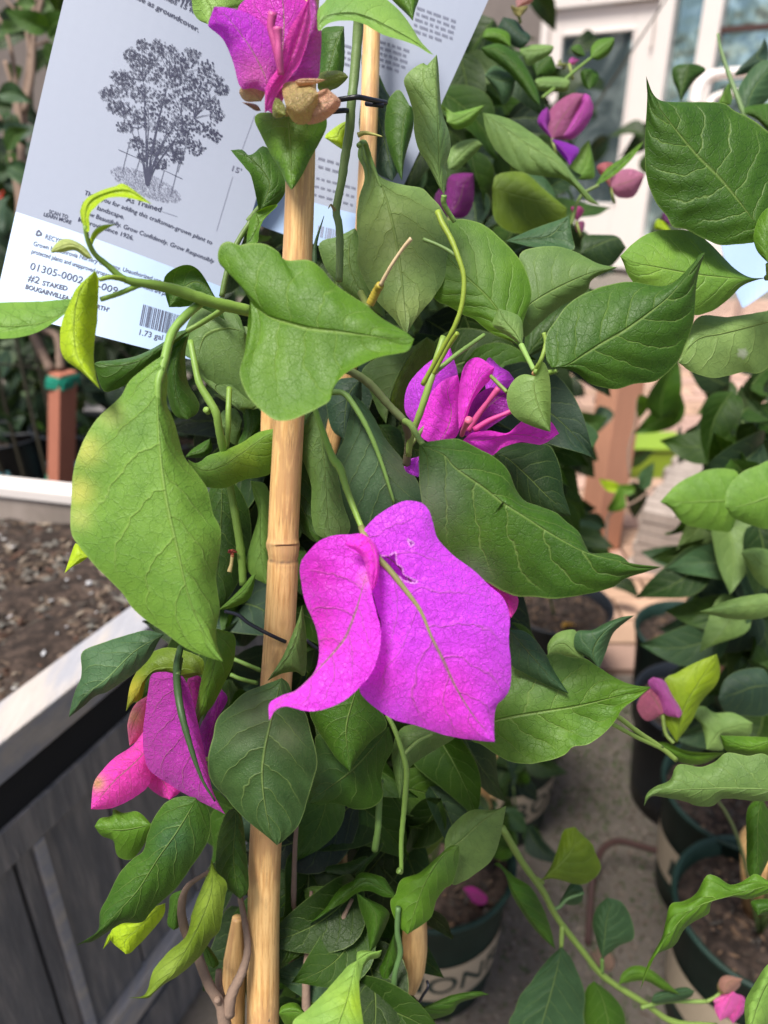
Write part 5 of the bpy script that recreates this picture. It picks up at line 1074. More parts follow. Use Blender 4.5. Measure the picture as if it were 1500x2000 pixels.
# ------------------------------------------------------------------ printed tags
class TagSurf:
    """rows of (left, middle, right) pixel+depth points; s across 0..1, t down the rows"""
    def __init__(s, rows): s.r = np.array(rows, float)
    def at(s, a, t):
        a = np.asarray(a, float)[..., None]; t = np.asarray(t, float)
        rw = [(1 - a) * (1 - 2 * a) * r[0] + 4 * a * (1 - a) * r[1] + a * (2 * a - 1) * r[2] for r in s.r]
        n = len(s.r); tt = np.clip(t, 0, n - 1)[..., None]; out = np.zeros_like(rw[0] * tt)
        # smooth over rows 0..2, straight below the crease
        t2 = np.minimum(tt, 2); q = rw[0] * (t2 - 1) * (t2 - 2) / 2 - rw[1] * t2 * (t2 - 2) + rw[2] * t2 * (t2 - 1) / 2
        out = np.where(tt <= 2, q, rw[min(2, n - 1)] + (rw[-1] - rw[min(2, n - 1)]) * (tt - 2)) if n > 3 else q
        return out
    def inv(s, x, y):
        a, t = .4, 1.5
        for _ in range(30):
            p = s.at(a, t)[:2]; e = np.array([x, y]) - p; h = 1e-3
            J = np.stack([(s.at(a + h, t)[:2] - p) / h, (s.at(a, t + h)[:2] - p) / h], 1)
            dlt = np.linalg.lstsq(J, e, rcond=None)[0]; a += np.clip(dlt[0], -.3, .3); t += np.clip(dlt[1], -.4, .4); t = min(max(t, 0.001), len(s.r) - 1.001)
        return a, t
    def world(s, a, t, lift=0):
        p = s.at(a, t); return P(p[..., 0], p[..., 1], p[..., 2] / 1000 - lift)
    def sheet(s, t0, t1, nt=24, ns=16):
        V = []; 
        for t in np.linspace(t0, t1, nt):
            for a in np.linspace(0, 1, ns): V.append(s.world(a, t))
        F = [(i * ns + j, i * ns + j + 1, (i + 1) * ns + j + 1, (i + 1) * ns + j) for i in range(nt - 1) for j in range(ns - 1)]
        return V, F
LIFT = .0004
def print_text(surf, body, p0, p1, hpx, parent, mat='print', bold=.0, name='lettering', lift=LIFT):
    v, f = text_mesh(body, 1.0, bold); v, f = subdivide_x(v, f, .5)
    x0, x1 = v[:, 0].min(), v[:, 0].max()
    a0, t0 = surf.inv(*p0); a1, t1 = surf.inv(*p1); dx_ = np.array(p1) - p0; Lp = np.linalg.norm(dx_)
    ux = np.array([dx_[1], -dx_[0]]) / Lp                          # up on the picture
    ax, tx = surf.inv(p0[0] + ux[0] * hpx, p0[1] + ux[1] * hpx)
    s_ = (v[:, 0] - x0) / (x1 - x0); u = v[:, 1] / .64
    A_ = a0 + (a1 - a0) * s_ + (ax - a0) * u; T_ = t0 + (t1 - t0) * s_ + (tx - t0) * u
    W_ = surf.world(A_, T_, lift)
    o = obj(name, W_, f, M[mat], None, None, W_[0], smooth_sh=False); o.parent = parent; o.location = Vector(W_[0]) - parent.location; return o
def child(o, parent, w0): o.parent = parent; o.location = Vector(w0) - parent.location; return o
def solid(o, th=.0004):
    m = o.modifiers.new('thickness', 'SOLIDIFY'); m.thickness = th; m.offset = 0
T1 = TagSurf([[(152, -110, 318), (362, -20, 322), (552, 95, 334)], [(88, 155, 326), (300, 243, 329), (512, 345, 338)], [(31, 414, 332), (235, 484, 334), (436, 562, 340)], [(-12, 603, 318), (185, 655, 320), (385, 706, 326)]])
V, F = T1.sheet(0, 2); tg = obj('plant_tag', V, F, M['paper'], None, None, V[0], smooth_sh=False); solid(tg)
tag(tg, 'large white printed plant tag with an engraved bush drawing, left of the long cane', 'tag')
V, F = T1.sheet(2, 3, 8); fl_ = child(obj('folded_flap', V, F, M['paper_lit_blue'], None, None, V[0], smooth_sh=False), tg, V[0]); solid(fl_)
def pv(s, v='V1'): return np.array(pts(s, v)[0][:2])
for body, a, b, h, mt, bd in (
        ('Climbs 15 ft. tall; can', '860,-30', '1230,150', 24, 'print', .012), ('or use as groundcover.', '690,-40', '1106,178', 25, 'print', .012), ('BOUGAINVILLEA', '820,-60', '1160,70', 40, 'print', .03),
        ('As Trained', '700,1122', '896,1182', 26, 'print', .008), ('Thank you for adding this craftsman-grown plant to', '468,1084', '1180,1364', 22, 'print', .006),
        ('your landscape.', '456,1140', '690,1222', 22, 'print', .006), ('Grow Beautifully. Grow Confidently. Grow Responsibly', '444,1186', '1190,1468', 22, 'print', .006), ('Monrovia since 1926.', '434,1234', '742,1340', 22, 'print', .006),
        ("15'", '1292,950', '1340,968', 26, 'print_grey', .01), ('SCAN TO', '270,1188', '376,1220', 18, 'print', .01), ('LEARN MORE', '242,1204', '394,1250', 18, 'print', .012),
        ('RECYCLE', '250,1332', '372,1370', 24, 'print', .006), ('Grown by Monrovia Nursery Company. Unauthorized use of', '184,1370', '930,1590', 23, 'print', .006), ('protected plants and unapproved propagation of patented items are prohibited', '174,1412', '1010,1680', 23, 'print', .006),
        ('01305-0002-60-009', '164,1502', '650,1640', 36, 'print', .006), ('#2', '152,1566', '216,1584', 34, 'print', .008), ('STAKED', '234,1590', '374,1622', 22, 'print', .028), ("BOUGAINVILLEA 'HIGH NORTH'", '140,1610', '604,1740', 22, 'print', .03), ('1.73 gal', '776,1868', '905,1898', 28, 'print', .006)):
    print_text(T1, body, pv(a), pv(b), h / 2.858 * 1.04, tg, mt, bd)
# flat engraving and rules
def ink_mesh(surf, polys, parent, mat='print', name='print', w0=None):
    V = []; F = []
    for q in polys:
        b = len(V)
        for (x, y) in q: V.append((x, y))
        F.append(tuple(range(b, b + len(q))))
    A_ = []; 
    for (x, y) in V:
        A_.append(surf.inv(x, y))
    A_ = np.array(A_); W_ = surf.world(A_[:, 0], A_[:, 1], LIFT)
    return child(obj(name, W_, F, M[mat], None, None, W_[0], smooth_sh=False), parent, W_[0])
class FastInv:      # affine lookup of the tag surface, for thousands of small marks
    def __init__(s, surf, c):
        s.surf = surf; X = []; Y = []
        for x in np.linspace(c[0], c[2], 7):
            for y in np.linspace(c[1], c[3], 7):
                a, t = surf.inv(x, y); X.append([1, x, y, x * y, x * x, y * y, x * x * y, y * y * x]); Y.append([a, t])
        s.c = np.linalg.lstsq(np.array(X), np.array(Y), rcond=None)[0]
    def at(s, surf): return surf.at
    def inv(s, x, y): return np.array([1, x, y, x * y, x * x, y * y, x * x * y, y * y * x]) @ s.c
    def world(s, *a): return s.surf.world(*a)
FI = FastInv(T1, (60, 60, 480, 480))
rb = random.Random(12)
def seg(a, b, w):
    a, b = np.array(a, float), np.array(b, float); n = np.array([-(b - a)[1], (b - a)[0]]); n /= np.linalg.norm(n) + 1e-9
    return [a + n * w / 2, b + n * w / 2, b - n * w / 2, a - n * w / 2]
lines = []; grey = []; fill = []
root = pv('820,1030'); ends = []
cl_c = [(790, 250, 40), (870, 255, 45), (940, 300, 55), (1060, 320, 60), (1150, 380, 45), (730, 300, 40), (760, 340, 50), (660, 430, 45), (720, 440, 60), (600, 530, 40), (660, 510, 55), (640, 600, 45), (700, 620, 50), (700, 710, 45), (830, 400, 70), (930, 420, 75), (1030, 450, 70), (1110, 480, 65), (1200, 450, 45), (1235, 500, 40), (780, 520, 60), (880, 560, 75), (980, 560, 80), (1080, 570, 60), (1180, 570, 45), (1210, 640, 45), (1150, 720, 50), (1200, 760, 35), (860, 680, 70), (960, 700, 75), (1050, 690, 60), (1090, 820, 50), (1030, 770, 45), (760, 800, 40), (860, 820, 55), (960, 830, 60), (990, 880, 40), (900, 910, 40), (800, 870, 35), (770, 650, 50), (840, 330, 45), (1000, 370, 50)]
limbs = []
for (lx, ly) in ((770, 720), (830, 640), (900, 600), (960, 690), (1010, 640), (860, 860), (700, 640), (1080, 660), (800, 450), (950, 430)):
    e = np.array([lx, ly]) / 2.858; prev = root + np.array([(lx - 870) * .012, 0]); m0 = np.array([root[0] + (e[0] - root[0]) * .25, (root[1] * .55 + e[1] * .45)])
    for i in range(1, 9):
        t = i / 8; p = (1 - t) ** 2 * root + 2 * t * (1 - t) * m0 + t * t * e + np.array([rb.uniform(-1, 1), rb.uniform(-.6, .6)]); lines.append(seg(prev, p, 2.3 * (1 - t) + .8)); prev = p
    limbs.append(e)
for (x, y, r_) in cl_c:
    c = np.array([x, y]) / 2.858; dark = np.clip((x - 620) / 620, 0, 1) * .6 + np.clip((y - 300) / 600, 0, 1) * .4
    for k_ in range(int(r_ * 1.7)):
        a = rb.uniform(0, 6.3); q = r_ / 2.858 * math.sqrt(rb.random()) * rb.uniform(.8, 1.25); cx, cy = c[0] + q * math.cos(a), c[1] + q * math.sin(a) * .85
        R_ = rb.uniform(1.0, 2.4); n_ = 5; ph = rb.uniform(0, 6)
        pol = [(cx + R_ * rb.uniform(.7, 1.3) * math.cos(ph + 2 * math.pi * i / n_), cy + R_ * rb.uniform(.6, 1.1) * math.sin(ph + 2 * math.pi * i / n_)) for i in range(n_)]
        if rb.random() < .10 + dark * .6: fill.append(pol)
        else:
            for i in range(n_): lines.append(seg(pol[i], pol[(i + 1) % n_], .6))
    st_ = min(limbs, key=lambda l: np.linalg.norm(l - c) + (40 if l[1] < c[1] - 2 else 0)); prev = st_
    for i in range(1, 6):
        t = i / 5; p = st_ * (1 - t) + c * t + np.array([rb.uniform(-1.2, 1.2), -math.sin(math.pi * t) * 2 + rb.uniform(-.8, .8)]); lines.append(seg(prev, p, 1.2 * (1 - t) + .5)); prev = p
for i in range(6): lines.append(seg(root + np.array([-8 + i * 3.2, -38 + rb.uniform(-5, 5)]), root + np.array([-2 + i * 1.2, 2]), 1.3))
for a, b in (('662,836', '1016,998'), ('722,800', '682,960'), ('782,880', '748,990'), ('915,950', '886,1055'), ('1000,890', '955,1080'), ('1040,800', '990,960')):
    lines.append(seg(pv(a), pv(b), .9))
for i in range(1500):
    a = rb.uniform(0, 6.3); q = math.sqrt(rb.random()); u, v_ = q * math.cos(a) * 74, q * math.sin(a) * 22; ang = math.radians(23)
    c = pv('812,1030') + np.array([u * math.cos(ang) - v_ * math.sin(ang), u * math.sin(ang) + v_ * math.cos(ang)]); s_ = .55
    grey.append([(c[0] - s_, c[1] - s_), (c[0] + s_, c[1] - s_), (c[0] + s_, c[1] + s_), (c[0] - s_, c[1] + s_)])
ink_mesh(FI, fill + lines, tg, 'print', 'engraving'); ink_mesh(FI, grey, tg, 'print_grey', 'engraving_shade')
rules = [seg(pv('1422,640'), pv('1352,830'), .7), seg(pv('1298,985'), pv('1208,1288'), .7), seg(pv('905,1180'), pv('990,1208'), .7)]
ink_mesh(T1, rules, tg, 'print_grey', 'rule')
# barcode and recycling mark on the flap
bars = []; x = 0; o_ = pv('800,1698'); e_ = pv('1010,1762'); dn = pv('778,1815') - o_
while x < 1:
    w_ = rb.choice([.012, .012, .024, .036]); a = o_ + (e_ - o_) * x; b = o_ + (e_ - o_) * (x + w_); bars.append([a, b, b + dn, a + dn]); x += w_ + rb.choice([.012, .02, .03])
ink_mesh(T1, bars, tg, 'print', 'barcode')
c = pv('216,1302'); tri = []
for i in range(3):
    a = math.radians(90 + 120 * i + 17); a2 = math.radians(90 + 120 * (i + 1) + 17); p = c + 7.2 * np.array([math.cos(a), -math.sin(a)]); q = c + 7.2 * np.array([math.cos(a2), -math.sin(a2)])
    tri.append(seg(p * .86 + q * .14, p * .32 + q * .68, 3.0)); n_ = (q - p) / np.linalg.norm(q - p); m_ = np.array([-n_[1], n_[0]]); h_ = p * .32 + q * .68; tri.append([h_ + m_ * 3, h_ + n_ * 4, h_ - m_ * 3])
ink_mesh(T1, tri, tg, 'print', 'recycling_mark')
# second tag behind
T2 = TagSurf([[(560, -190, 350), (775, -130, 352), (985, -70, 356)], [(520, 120, 356), (700, 180, 357), (884, 135, 360)], [(498, 352, 360), (620, 398, 361), (757, 430, 364)], [(470, 425, 352), (590, 470, 353), (720, 505, 356)]])
T2.r[1] = [(522, 90, 356), (706, 155, 357), (876, 172, 360)]
V, F = T2.sheet(0, 2); t2 = obj('plant_tag', V, F, M['paper'], None, None, V[0], smooth_sh=False); solid(t2); tag(t2, 'white printed tag behind the second bamboo cane, upper middle', 'tag')
V, F = T2.sheet(2, 3, 8); f_ = child(obj('folded_flap', V, F, M['paper_lit_blue'], None, None, V[0], smooth_sh=False), t2, V[0]); solid(f_)
txt = []
def greek(x0, y0, L, sl, h, words, g=None):
    x = 0
    while x < L:
        w_ = min(rb.uniform(6, 17), L - x); a = (x0 + x, y0 + x * sl); b = (x0 + x + w_, y0 + (x + w_) * sl)
        k_ = 0
        while k_ < w_ - 1: txt.append([(a[0] + k_, a[1] + k_ * sl), (a[0] + k_ + .9, a[1] + (k_ + .9) * sl), (a[0] + k_ + .9 - .1 * h, a[1] + (k_ + .9) * sl + h), (a[0] + k_ - .1 * h, a[1] + k_ * sl + h * rb.uniform(.6, 1.1))]); k_ += 1.7
        x += w_ + 3
for i in range(5): greek(815 - i * 2, 12 + i * 11, 76 - (i == 4) * 20, .36, 6, 0)
for i in range(5): greek(742 - i * 1.5, 78 + i * 11, 58 - (i == 4) * 14, .33, 6, 0)
for i in range(4): greek(655, 80 + i * 12, 40, .3, 6, 0)
for i in range(2): greek(622, 306 + i * 16, 42, .28, 6, 0)
for i in range(3): greek(618 - i * 3, 345 + i * 16, 78, .27, 5, 0)
tag(ink_mesh(T2, txt, t2, 'print_grey', 'small_print'), kind='stuff')
b2 = []; x = 0
while x < 60: b2.append([(622 + x, 440 + x * .26), (624 + x, 440.5 + x * .26), (621 + x, 462 + x * .26), (619 + x, 461.5 + x * .26)]); x += rb.choice([3, 4, 6])
ink_mesh(T2, b2, t2, 'print_grey', 'barcode')
T3 = TagSurf([[(1408, 478, 520), (1470, 465, 520), (1530, 470, 520)], [(1425, 540, 512), (1470, 535, 512), (1520, 520, 512)], [(1450, 602, 505), (1470, 590, 505), (1512, 560, 505)]])
V, F = T3.sheet(0, 2, 10, 8); t3 = obj('plant_tag', V, F, M['paper_lit_blue'], None, None, V[0], smooth_sh=False); solid(t3); tag(t3, 'pale blue corner of a folded tag at the right edge, under the big dark leaf', 'tag')

# ------------------------------------------------------------------ neighbouring plants
pB = empty('flowering_plant', (cB[0], cB[1], PH - .026), 'bougainvillea at the right edge growing from the bark filled pot', 'plant', None)
N_ = lambda *a, **k_: leaf(pB, *a, **k_)
N_('V3', 288, 'n', '1462,1015', '1440,1000 1370,910 1280,800 1180,700 1080,580 1000,470', '1450,1085 1390,1098 1290,1105 1220,1080 1130,1035 1070,1020 1040,970 1000,920 960,830 947,750 945,640 950,540 955,450', '1530,950 1565,800 1540,640 1430,540 1350,500 1300,465 1200,460 1080,460 1010,450 972,405', '951,343', cl=8, cr=8, tilt=-4, nu=90, nv=30, q=.9, seed=31)
N_('V3', 282, 'm', '1500,1185', '1508,1100 1530,1000', '1450,1130 1435,1060 1460,980 1500,935', '1560,1100 1580,1000', '1545,920', cl=4, cr=4)
N_('V3', 300, 'l', '1492,1252', '1430,1258 1300,1250 1200,1240 1100,1225 1000,1205 900,1185', '1430,1268 1380,1292 1320,1350 1250,1400 1170,1420 1050,1400 940,1330 870,1240 850,1190', '1420,1250 1350,1210 1290,1150 1230,1090 1160,1045 1080,1035 980,1045 900,1090', '834,1155', cl=6, cr=7, nu=60, nv=24, q=.6, seed=33, patch=[(1290, 520, 60, (.15, .28, .03), .5)])
N_('V3', 312, 'p', '1620,1430', '1500,1450 1300,1500 1180,1530', '1600,1380 1500,1400 1330,1428 1180,1435', 'V3 1600,1560 V6 1375,170 1320,200 1260,190 1180,210 1100,220 1000,190', 'V6 938,145', cl=5, cr=6, nu=50, nv=20, patch=[(1450, 690, 14, (.5, .52, .45), .7), (1420, 700, 80, (.22, .33, .1), .5)])
stem(pB, '1492,1252,300 1540,1240,302 1600,1230,305', [1.6, 1.8], (.25, .32, .1), 'V3'); stem(pB, '1500,1190,284 1510,1260,290 1560,1300,300', [1.2, 1.2], (.2, .3, .05), 'V3')
N_('V9', 305, 'g', '1560,600', '1500,605 1300,600 1100,605 960,615 905,655', '1500,440 1400,440 1300,425 1240,470 1170,495 1080,480 1045,500 1020,560 950,590 905,630', '1500,660 1380,655 1280,650 1230,685 1150,685 1100,665 1000,645 930,640', '895,686', cl=6, cr=6, nu=60, nv=20, q=.5, seed=35)
N_('V9', 330, 'm', '1540,360', '1420,400 1330,380', '1500,440 1400,436 1300,420', '1500,350 1400,345 1300,342', '1265,340', cl=5, cr=5)
N_('V9', 312, 'm', '1560,1060', '1500,1075 1300,1130 1150,1180 1050,1270 960,1400 900,1520', '1500,1050 1440,1015 1400,1040 1320,1070 1250,1030 1200,1025 1150,1110 1090,1150 1025,1165 1000,1250 980,1330 920,1440 895,1510', '1500,1110 1400,1140 1330,1130 1230,1150 1210,1210 1140,1250 1090,1290 1040,1370 960,1410 920,1480', '875,1588', cl=5, cr=5, nu=70, nv=20, q=.4, seed=36)
N_('V9', 350, 'n', '1470,640', '1450,760 1450,900', '1400,700 1395,850 1400,1000', '1520,760 1520,900', '1440,1080', cl=5, cr=5)
N_('V9', 360, 'n', '1560,1180', '1480,1190', '1500,1140 1420,1150 1430,1190', '1540,1210', '1450,1220', cl=4, cr=4)
N_('V9', 260, 'k', '1560,1480', '1490,1560 1440,1680', '1500,1458 1430,1560 1388,1640 1388,1740', '1600,1560 1560,1700', '1400,1840', cl=5, cr=5, nu=36, nv=14)
N_('V6', 430, 'p', '1420,1320', '1300,1335 1180,1350', '1375,1275 1300,1280 1200,1300 1100,1340', '1375,1385 1250,1402 1150,1390', '1040,1361', cl=5, cr=6)
N_('V6', 480, 'l', '1250,815', '1150,820 1000,826', '1230,690 1180,665 1100,665 1020,690 930,740', '1200,960 1150,970 1050,955 960,930 900,860', '848,826', cl=6, cr=5, q=.6)
N_('V6', 450, 'l', '1450,780', '1380,800 1300,830 1220,850', '1400,630 1320,650 1250,680 1190,740 1165,800', '1400,945 1300,942 1200,900 1180,865', '1165,850', cl=6, cr=6, q=.6)
N_('V6', 500, 'p', '1420,1150', '1350,1130 1300,1090', '1420,1080 1330,1050 1260,1060', '1400,1250 1330,1220 1280,1150', '1245,1075', cl=5, cr=5)
N_('V6', 520, 'B', '1400,1720', '1300,1730 1220,1760', '1350,1640 1230,1650 1160,1700', '1380,1860 1260,1870 1170,1850', '1130,1790', cl=6, cr=5)
N_('V6', 430, 'o', '930,2000', '960,1850 1030,1720', '885,1930 865,1870 868,1700 930,1660 1020,1610', '950,1970 1000,1900 1050,1800 1120,1720 1142,1650', '1126,1568', cl=5, cr=6, patch=[(1360, 1340, 90, (.26, .38, .01), .8)])
N_('V9', 460, 'p', '1200,410', '1260,330 1340,300', '1190,340 1170,280 1122,232 1180,196 1240,230 1330,230', '1280,410 1270,350 1330,355 1410,340', '1426,280', cl=6, cr=6)
N_('V9', 420, 'm', '960,375', '1050,420 1150,440', '1000,375 1100,415 1200,425', '1000,420 1080,475 1180,480', '1290,425', cl=-4, cr=5)
fb = stem(pB, '1040,380,425 1000,330,428 985,240,430', [1.3, 1.3], (.14, .2, .04), 'V9', name='flower')
def fbract(par_plant, fl, view, d, col, base, mid, L, R, tip, **kw):
    return bract(fl, view, d, col, base, mid, L, R, tip, **kw)
fbract(pB, fb, 'V6', 428, (.48, .12, .22), '860,1860', '830,1800 800,1760', '800,1895 760,1880 735,1830 745,1790 770,1760', '900,1850 880,1790 850,1740', '810,1730', cl=5, cr=5, nu=20, nv=10)
fbract(pB, fb, 'V6', 424, (.52, .1, .42), '940,1880', '900,1800 850,1730', '870,1860 840,1780 800,1735 790,1700', '955,1850 905,1765 870,1700', '815,1680', cl=5, cr=5, nu=20, nv=10)
fb2 = stem(pB, '1200,1640,470 1240,1620,470 1275,1590,470', [1.2, 1.2], (.2, .3, .06), 'V9', name='flower')
for cc_, q in (((.5, .25, .2), '1285,1600|1300,1560 1320,1540|1260,1570 1265,1530 1300,1512|1320,1600 1360,1570 1370,1540|1380,1530'), ((.34, .26, .08), '1280,1605|1290,1570|1258,1590 1256,1550|1310,1600 1320,1570|1300,1530'),
             ((.85, .14, .55), '1330,1590|1310,1640 1290,1680|1280,1620 1245,1640 1240,1680|1370,1630 1350,1690|1265,1735'), ((.8, .1, .5), '1340,1600|1350,1650 1340,1700|1320,1640 1300,1700|1385,1620 1390,1680|1330,1750'), ((.9, .2, .6), '1310,1600|1280,1630 1250,1640|1290,1600 1250,1615|1300,1650 1260,1670|1232,1640')):
    q = q.split('|'); fbract(pB, fb2, 'V9', 466 + random.uniform(-6, 6), cc_, q[0], q[1], q[2], q[3], q[4], cl=4, cr=4, nu=18, nv=8)
stem(pB, '880,1670,465 1000,1640,468 1100,1640,470 1200,1640,470', [1.4, 1.4], (.18, .28, .06), 'V9')
# mid air leaves over the path
G_ = lambda *a, **k_: leaf(mp_, *a, **k_)
G_('V9', 432, 'o', '378,1056', '440,1010 520,930 560,860', '400,1040 440,980 470,900 500,810 530,792', '450,1040 580,1070 650,1040 685,985 660,920 640,870 590,822', '560,788', cl=6, cr=6, q=.8, nu=40, nv=16, patch=[(1090, 1690, 60, (.13, .22, .02), .6)])
G_('V9', 455, 'b', '692,1432', '700,1350 710,1250 725,1180', '670,1370 645,1260 665,1180', '770,1370 845,1330 830,1230 785,1155', '715,1132', cl=6, cr=6, q=.9, nu=36, nv=14)
G_('V9', 440, 'b', '492,1372', '470,1480 440,1600 400,1740', '440,1420 380,1490 340,1550 290,1610 265,1680 240,1760', '540,1430 580,1520 605,1600 600,1700 580,1790', '370,1860', cl=7, cr=7, q=1.0, nu=46, nv=18)
G_('V9', 450, 'n', '650,1540', '690,1620 720,1740', '612,1580 600,1680 620,1780', '730,1600 790,1680 800,1780', '740,1900', cl=6, cr=5)
G_('V9', 455, 'm', '770,1560', '850,1510 960,1540', '790,1500 850,1465 920,1480 1000,1540', '800,1550 900,1540 980,1580', '1072,1608', cl=4, cr=4)
G_('V9', 425, 'n', '185,960', '260,1100 340,1230 420,1330', '160,970 210,1000 250,1120 330,1250 400,1330', '270,1035 340,1080 400,1180 440,1290', '462,1385', cl=5, cr=7, patch=[(1000, 1740, 30, (.12, .3, .02), .6)])
G_('V9', 450, 'b', '600,1110', '560,1120 520,1130', '590,1080 540,1060', '590,1150 550,1170', '480,1160', cl=3, cr=3)
G_('V9', 460, 'b', '930,1640', '1000,1610 1080,1600', '950,1600 1030,1580 1100,1570', '960,1650 1050,1640 1120,1620', '1142,1590', cl=3, cr=3)
scatter(pB, '1400,760 1500,745 1500,1150 1400,1130 1370,1000 1390,900', .55, .8, 60, (.05, .075), 'dnbnpD', seed=51)
scatter(pB, '1410,1140 1500,1130 1500,1400 1440,1400 1450,1300 1400,1230', .6, .8, 48, (.05, .075), 'dnbBpn', seed=52)
scatter(pB, '1370,760 1500,700 1500,1000 1420,1000', .9, 1.2, 44, (.06, .09), 'DDdn', seed=53)
arching_stems(pB, (cB[0], cB[1], PH - .05), [P(1450, 800, .7), P(1400, 1000, .7), P(1480, 1200, .65), P(1560, 1200, .32), P(1600, 1300, .35), P(1050 * .4 + 900 + 20, 1480, .46)])
# plant with pink bracts, upper right behind
pc0 = on_z(960, 1100, PH - .03)
potP = pot(pc0[0], pc0[1], 'green pot hidden in the foliage below the upper right plant', seed=20)
pC = empty('flowering_plant', (pc0[0], pc0[1], PH - .026), 'bushy bougainvillea with small pink bracts in front of the glass door', 'plant')
C_ = lambda *a, **k_: leaf(pC, *a, **k_)
C_('W3', 440, 'p', '-20,600', '120,700 250,790 380,870 480,980', '100,625 200,680 300,750 400,850 480,955 560,1050', '0,700 50,800 120,870 200,920 300,940 400,952 470,1000 540,1072', '602,1092', cl=6, cr=6, q=.5, nu=46, nv=16)
C_('W3', 470, 'n', '-30,255', '60,270 140,340 210,430', '60,232 140,270 200,340 250,430 278,500', '0,300 60,340 130,400 190,470 240,530', '286,565', cl=5, cr=5)
C_('W3', 500, 'B', '90,90', '150,160 200,200', '60,160 110,220 180,260', '160,110 200,160 235,190', '225,225', cl=5, cr=5); C_('W3', 490, 'm', '130,250', '70,190 20,190', '120,180 60,150 0,155', '100,240 50,235', '-20,200', cl=5, cr=5)
C_('W3', 520, 'n', '530,300', '490,270', '500,240 460,245', '520,300 480,300', '448,262', cl=3, cr=3); C_('W3', 520, 'm', '555,310', '610,270 650,240', '560,250 600,210 660,200', '600,320 650,290 680,240', '684,205', cl=4, cr=4); C_('W3', 525, 'n', '520,365', '545,420 550,450', '500,390 510,440 530,470', '570,370 600,400 585,450', '550,478', cl=4, cr=4)
C_('W3', 500, 'p', '360,250', '280,270 210,270', '340,240 250,238 180,262', '340,290 270,330 220,350', '190,290', cl=4, cr=4); C_('W3', 505, 'p', '445,440', '370,445 300,440', '430,420 350,408 270,418', '430,485 350,490 280,480', '262,440', cl=4, cr=4)
C_('W3', 520, 'n', '350,300', '300,340 270,380', '250,290 240,340', '370,370 320,410 290,400', '270,410', cl=4, cr=4); C_('W3', 480, 'b', '-10,400', '80,430 150,420', '40,350 110,380 160,400', '60,500 90,560 140,500', '160,395', cl=5, cr=5)
C_('W3', 490, 'm', '580,985', '680,900 780,810', '640,900 740,830 800,780', '620,970 700,920 780,840', '842,748', cl=4, cr=-4); C_('W3', 520, 'l', '480,960', '530,880 550,800', '440,880 480,820 520,770', '570,950 575,880 560,800', '548,745', cl=4, cr=4)
C_('W3', 500, 'b', '200,920', '290,1000 340,1040', '210,980 240,1030 300,1050', '300,940 350,1000', '372,1062', cl=5, cr=4)
C_('W3', 470, 'o', '30,1000', '200,1050 330,1080', '60,930 200,920 310,1010', '50,1180 200,1250 400,1200', '430,1110', cl=6, cr=5, patch=[(1030, 400, 80, (.07, .12, .01), .5)]); C_('W3', 500, 'D', '500,1350', '600,1300 700,1270', '520,1260 620,1250 700,1260', '560,1420 660,1420', '745,1320', cl=5, cr=5)
C_('V2', 440, 'l', '1290,650', '1350,640 1420,600', '1280,580 1230,530 1300,600', '1340,690 1420,660', '1490,560', cl=4, cr=4); C_('V2', 450, 'p', '1300,900', '1370,820 1440,760', '1290,820 1350,760 1440,740', '1350,900 1430,830', '1480,770', cl=4, cr=4); C_('V2', 430, 'k', '1060,900', '1085,830', '1055,870 1075,800', '1100,900 1115,810', '1118,740', cl=3, cr=3)
def small_flower(pl_, view, d, base, bracts):
    b = pts(base, view)[0]; e = [b[0] + 8, b[1] + 30]
    fl = obj('flower', *(lambda r: (r[0], r[1]))(tube_data(P(np.array([e[0], b[0]]), np.array([e[1], b[1]]), np.array([d, d]) / 1000), .001, 6)), M['stem'], pl_, (.2, .25, .06), P(b[0], b[1], d / 1000))
    for col, mid, L, R, tip in bracts: bract(fl, view, d + random.uniform(-6, 6), col, base, mid, L, R, tip, cl=6, cr=6, nu=24, nv=10, q=.3)
small_flower(pC, 'W3', 500, '350,740', [((.42, .1, .26), '380,660 440,580', '310,700 310,640 360,560 450,500', '400,740 440,740 470,640', '520,500'), ((.5, .06, .42), '440,700 500,620', '400,700 430,640 480,560 520,500', '460,740 540,660 570,580', '552,512'), ((.3, .01, .5), '400,790 440,840', '345,760 380,800 420,850', '430,760 495,800', '445,882'), ((.34, .02, .4), '310,660 320,600', '275,660 290,600', '330,680 340,620', '325,570')])
small_flower(pC, 'W3', 510, '660,1000', [((.5, .16, .3), '720,980 780,960', '640,960 700,910 780,900', '700,1050 780,1050 820,990', '842,930'), ((.45, .12, .15), '640,900 650,880', '590,900 610,870', '670,930 690,880', '650,862')])
small_flower(pC, 'W3', 510, '480,1180', [((.55, .06, .3), '480,1130', '450,1110 470,1100', '500,1160 520,1120', '500,1098'), ((.5, .1, .3), '490,1200', '470,1180 480,1230', '520,1180 520,1220', '500,1245')])
small_flower(pC, 'V3', 480, '60,980', [((.22, .01, .2), '110,900 130,830', '50,900 60,800 120,780', '130,980 170,920 175,820', '172,782'), ((.16, .01, .15), '30,900 20,860', '0,930 0,880', '50,940 60,880', '20,850')])
small_flower(pC, 'W3', 520, '440,340', [((.5, .08, .35), '460,330', '440,320 460,305', '470,345 480,330', '500,320'), ((.3, .32, .1), '410,340', '380,330 400,315', '400,370 430,360', '372,348')])
small_flower(pC, 'W3', 500, '160,40', [((.3, .25, .08), '180,60', '130,30 150,80', '220,30 210,60', '180,90'), ((.45, .2, .2), '200,10', '160,-10 200,-40', '230,20 250,0', '258,-20')])
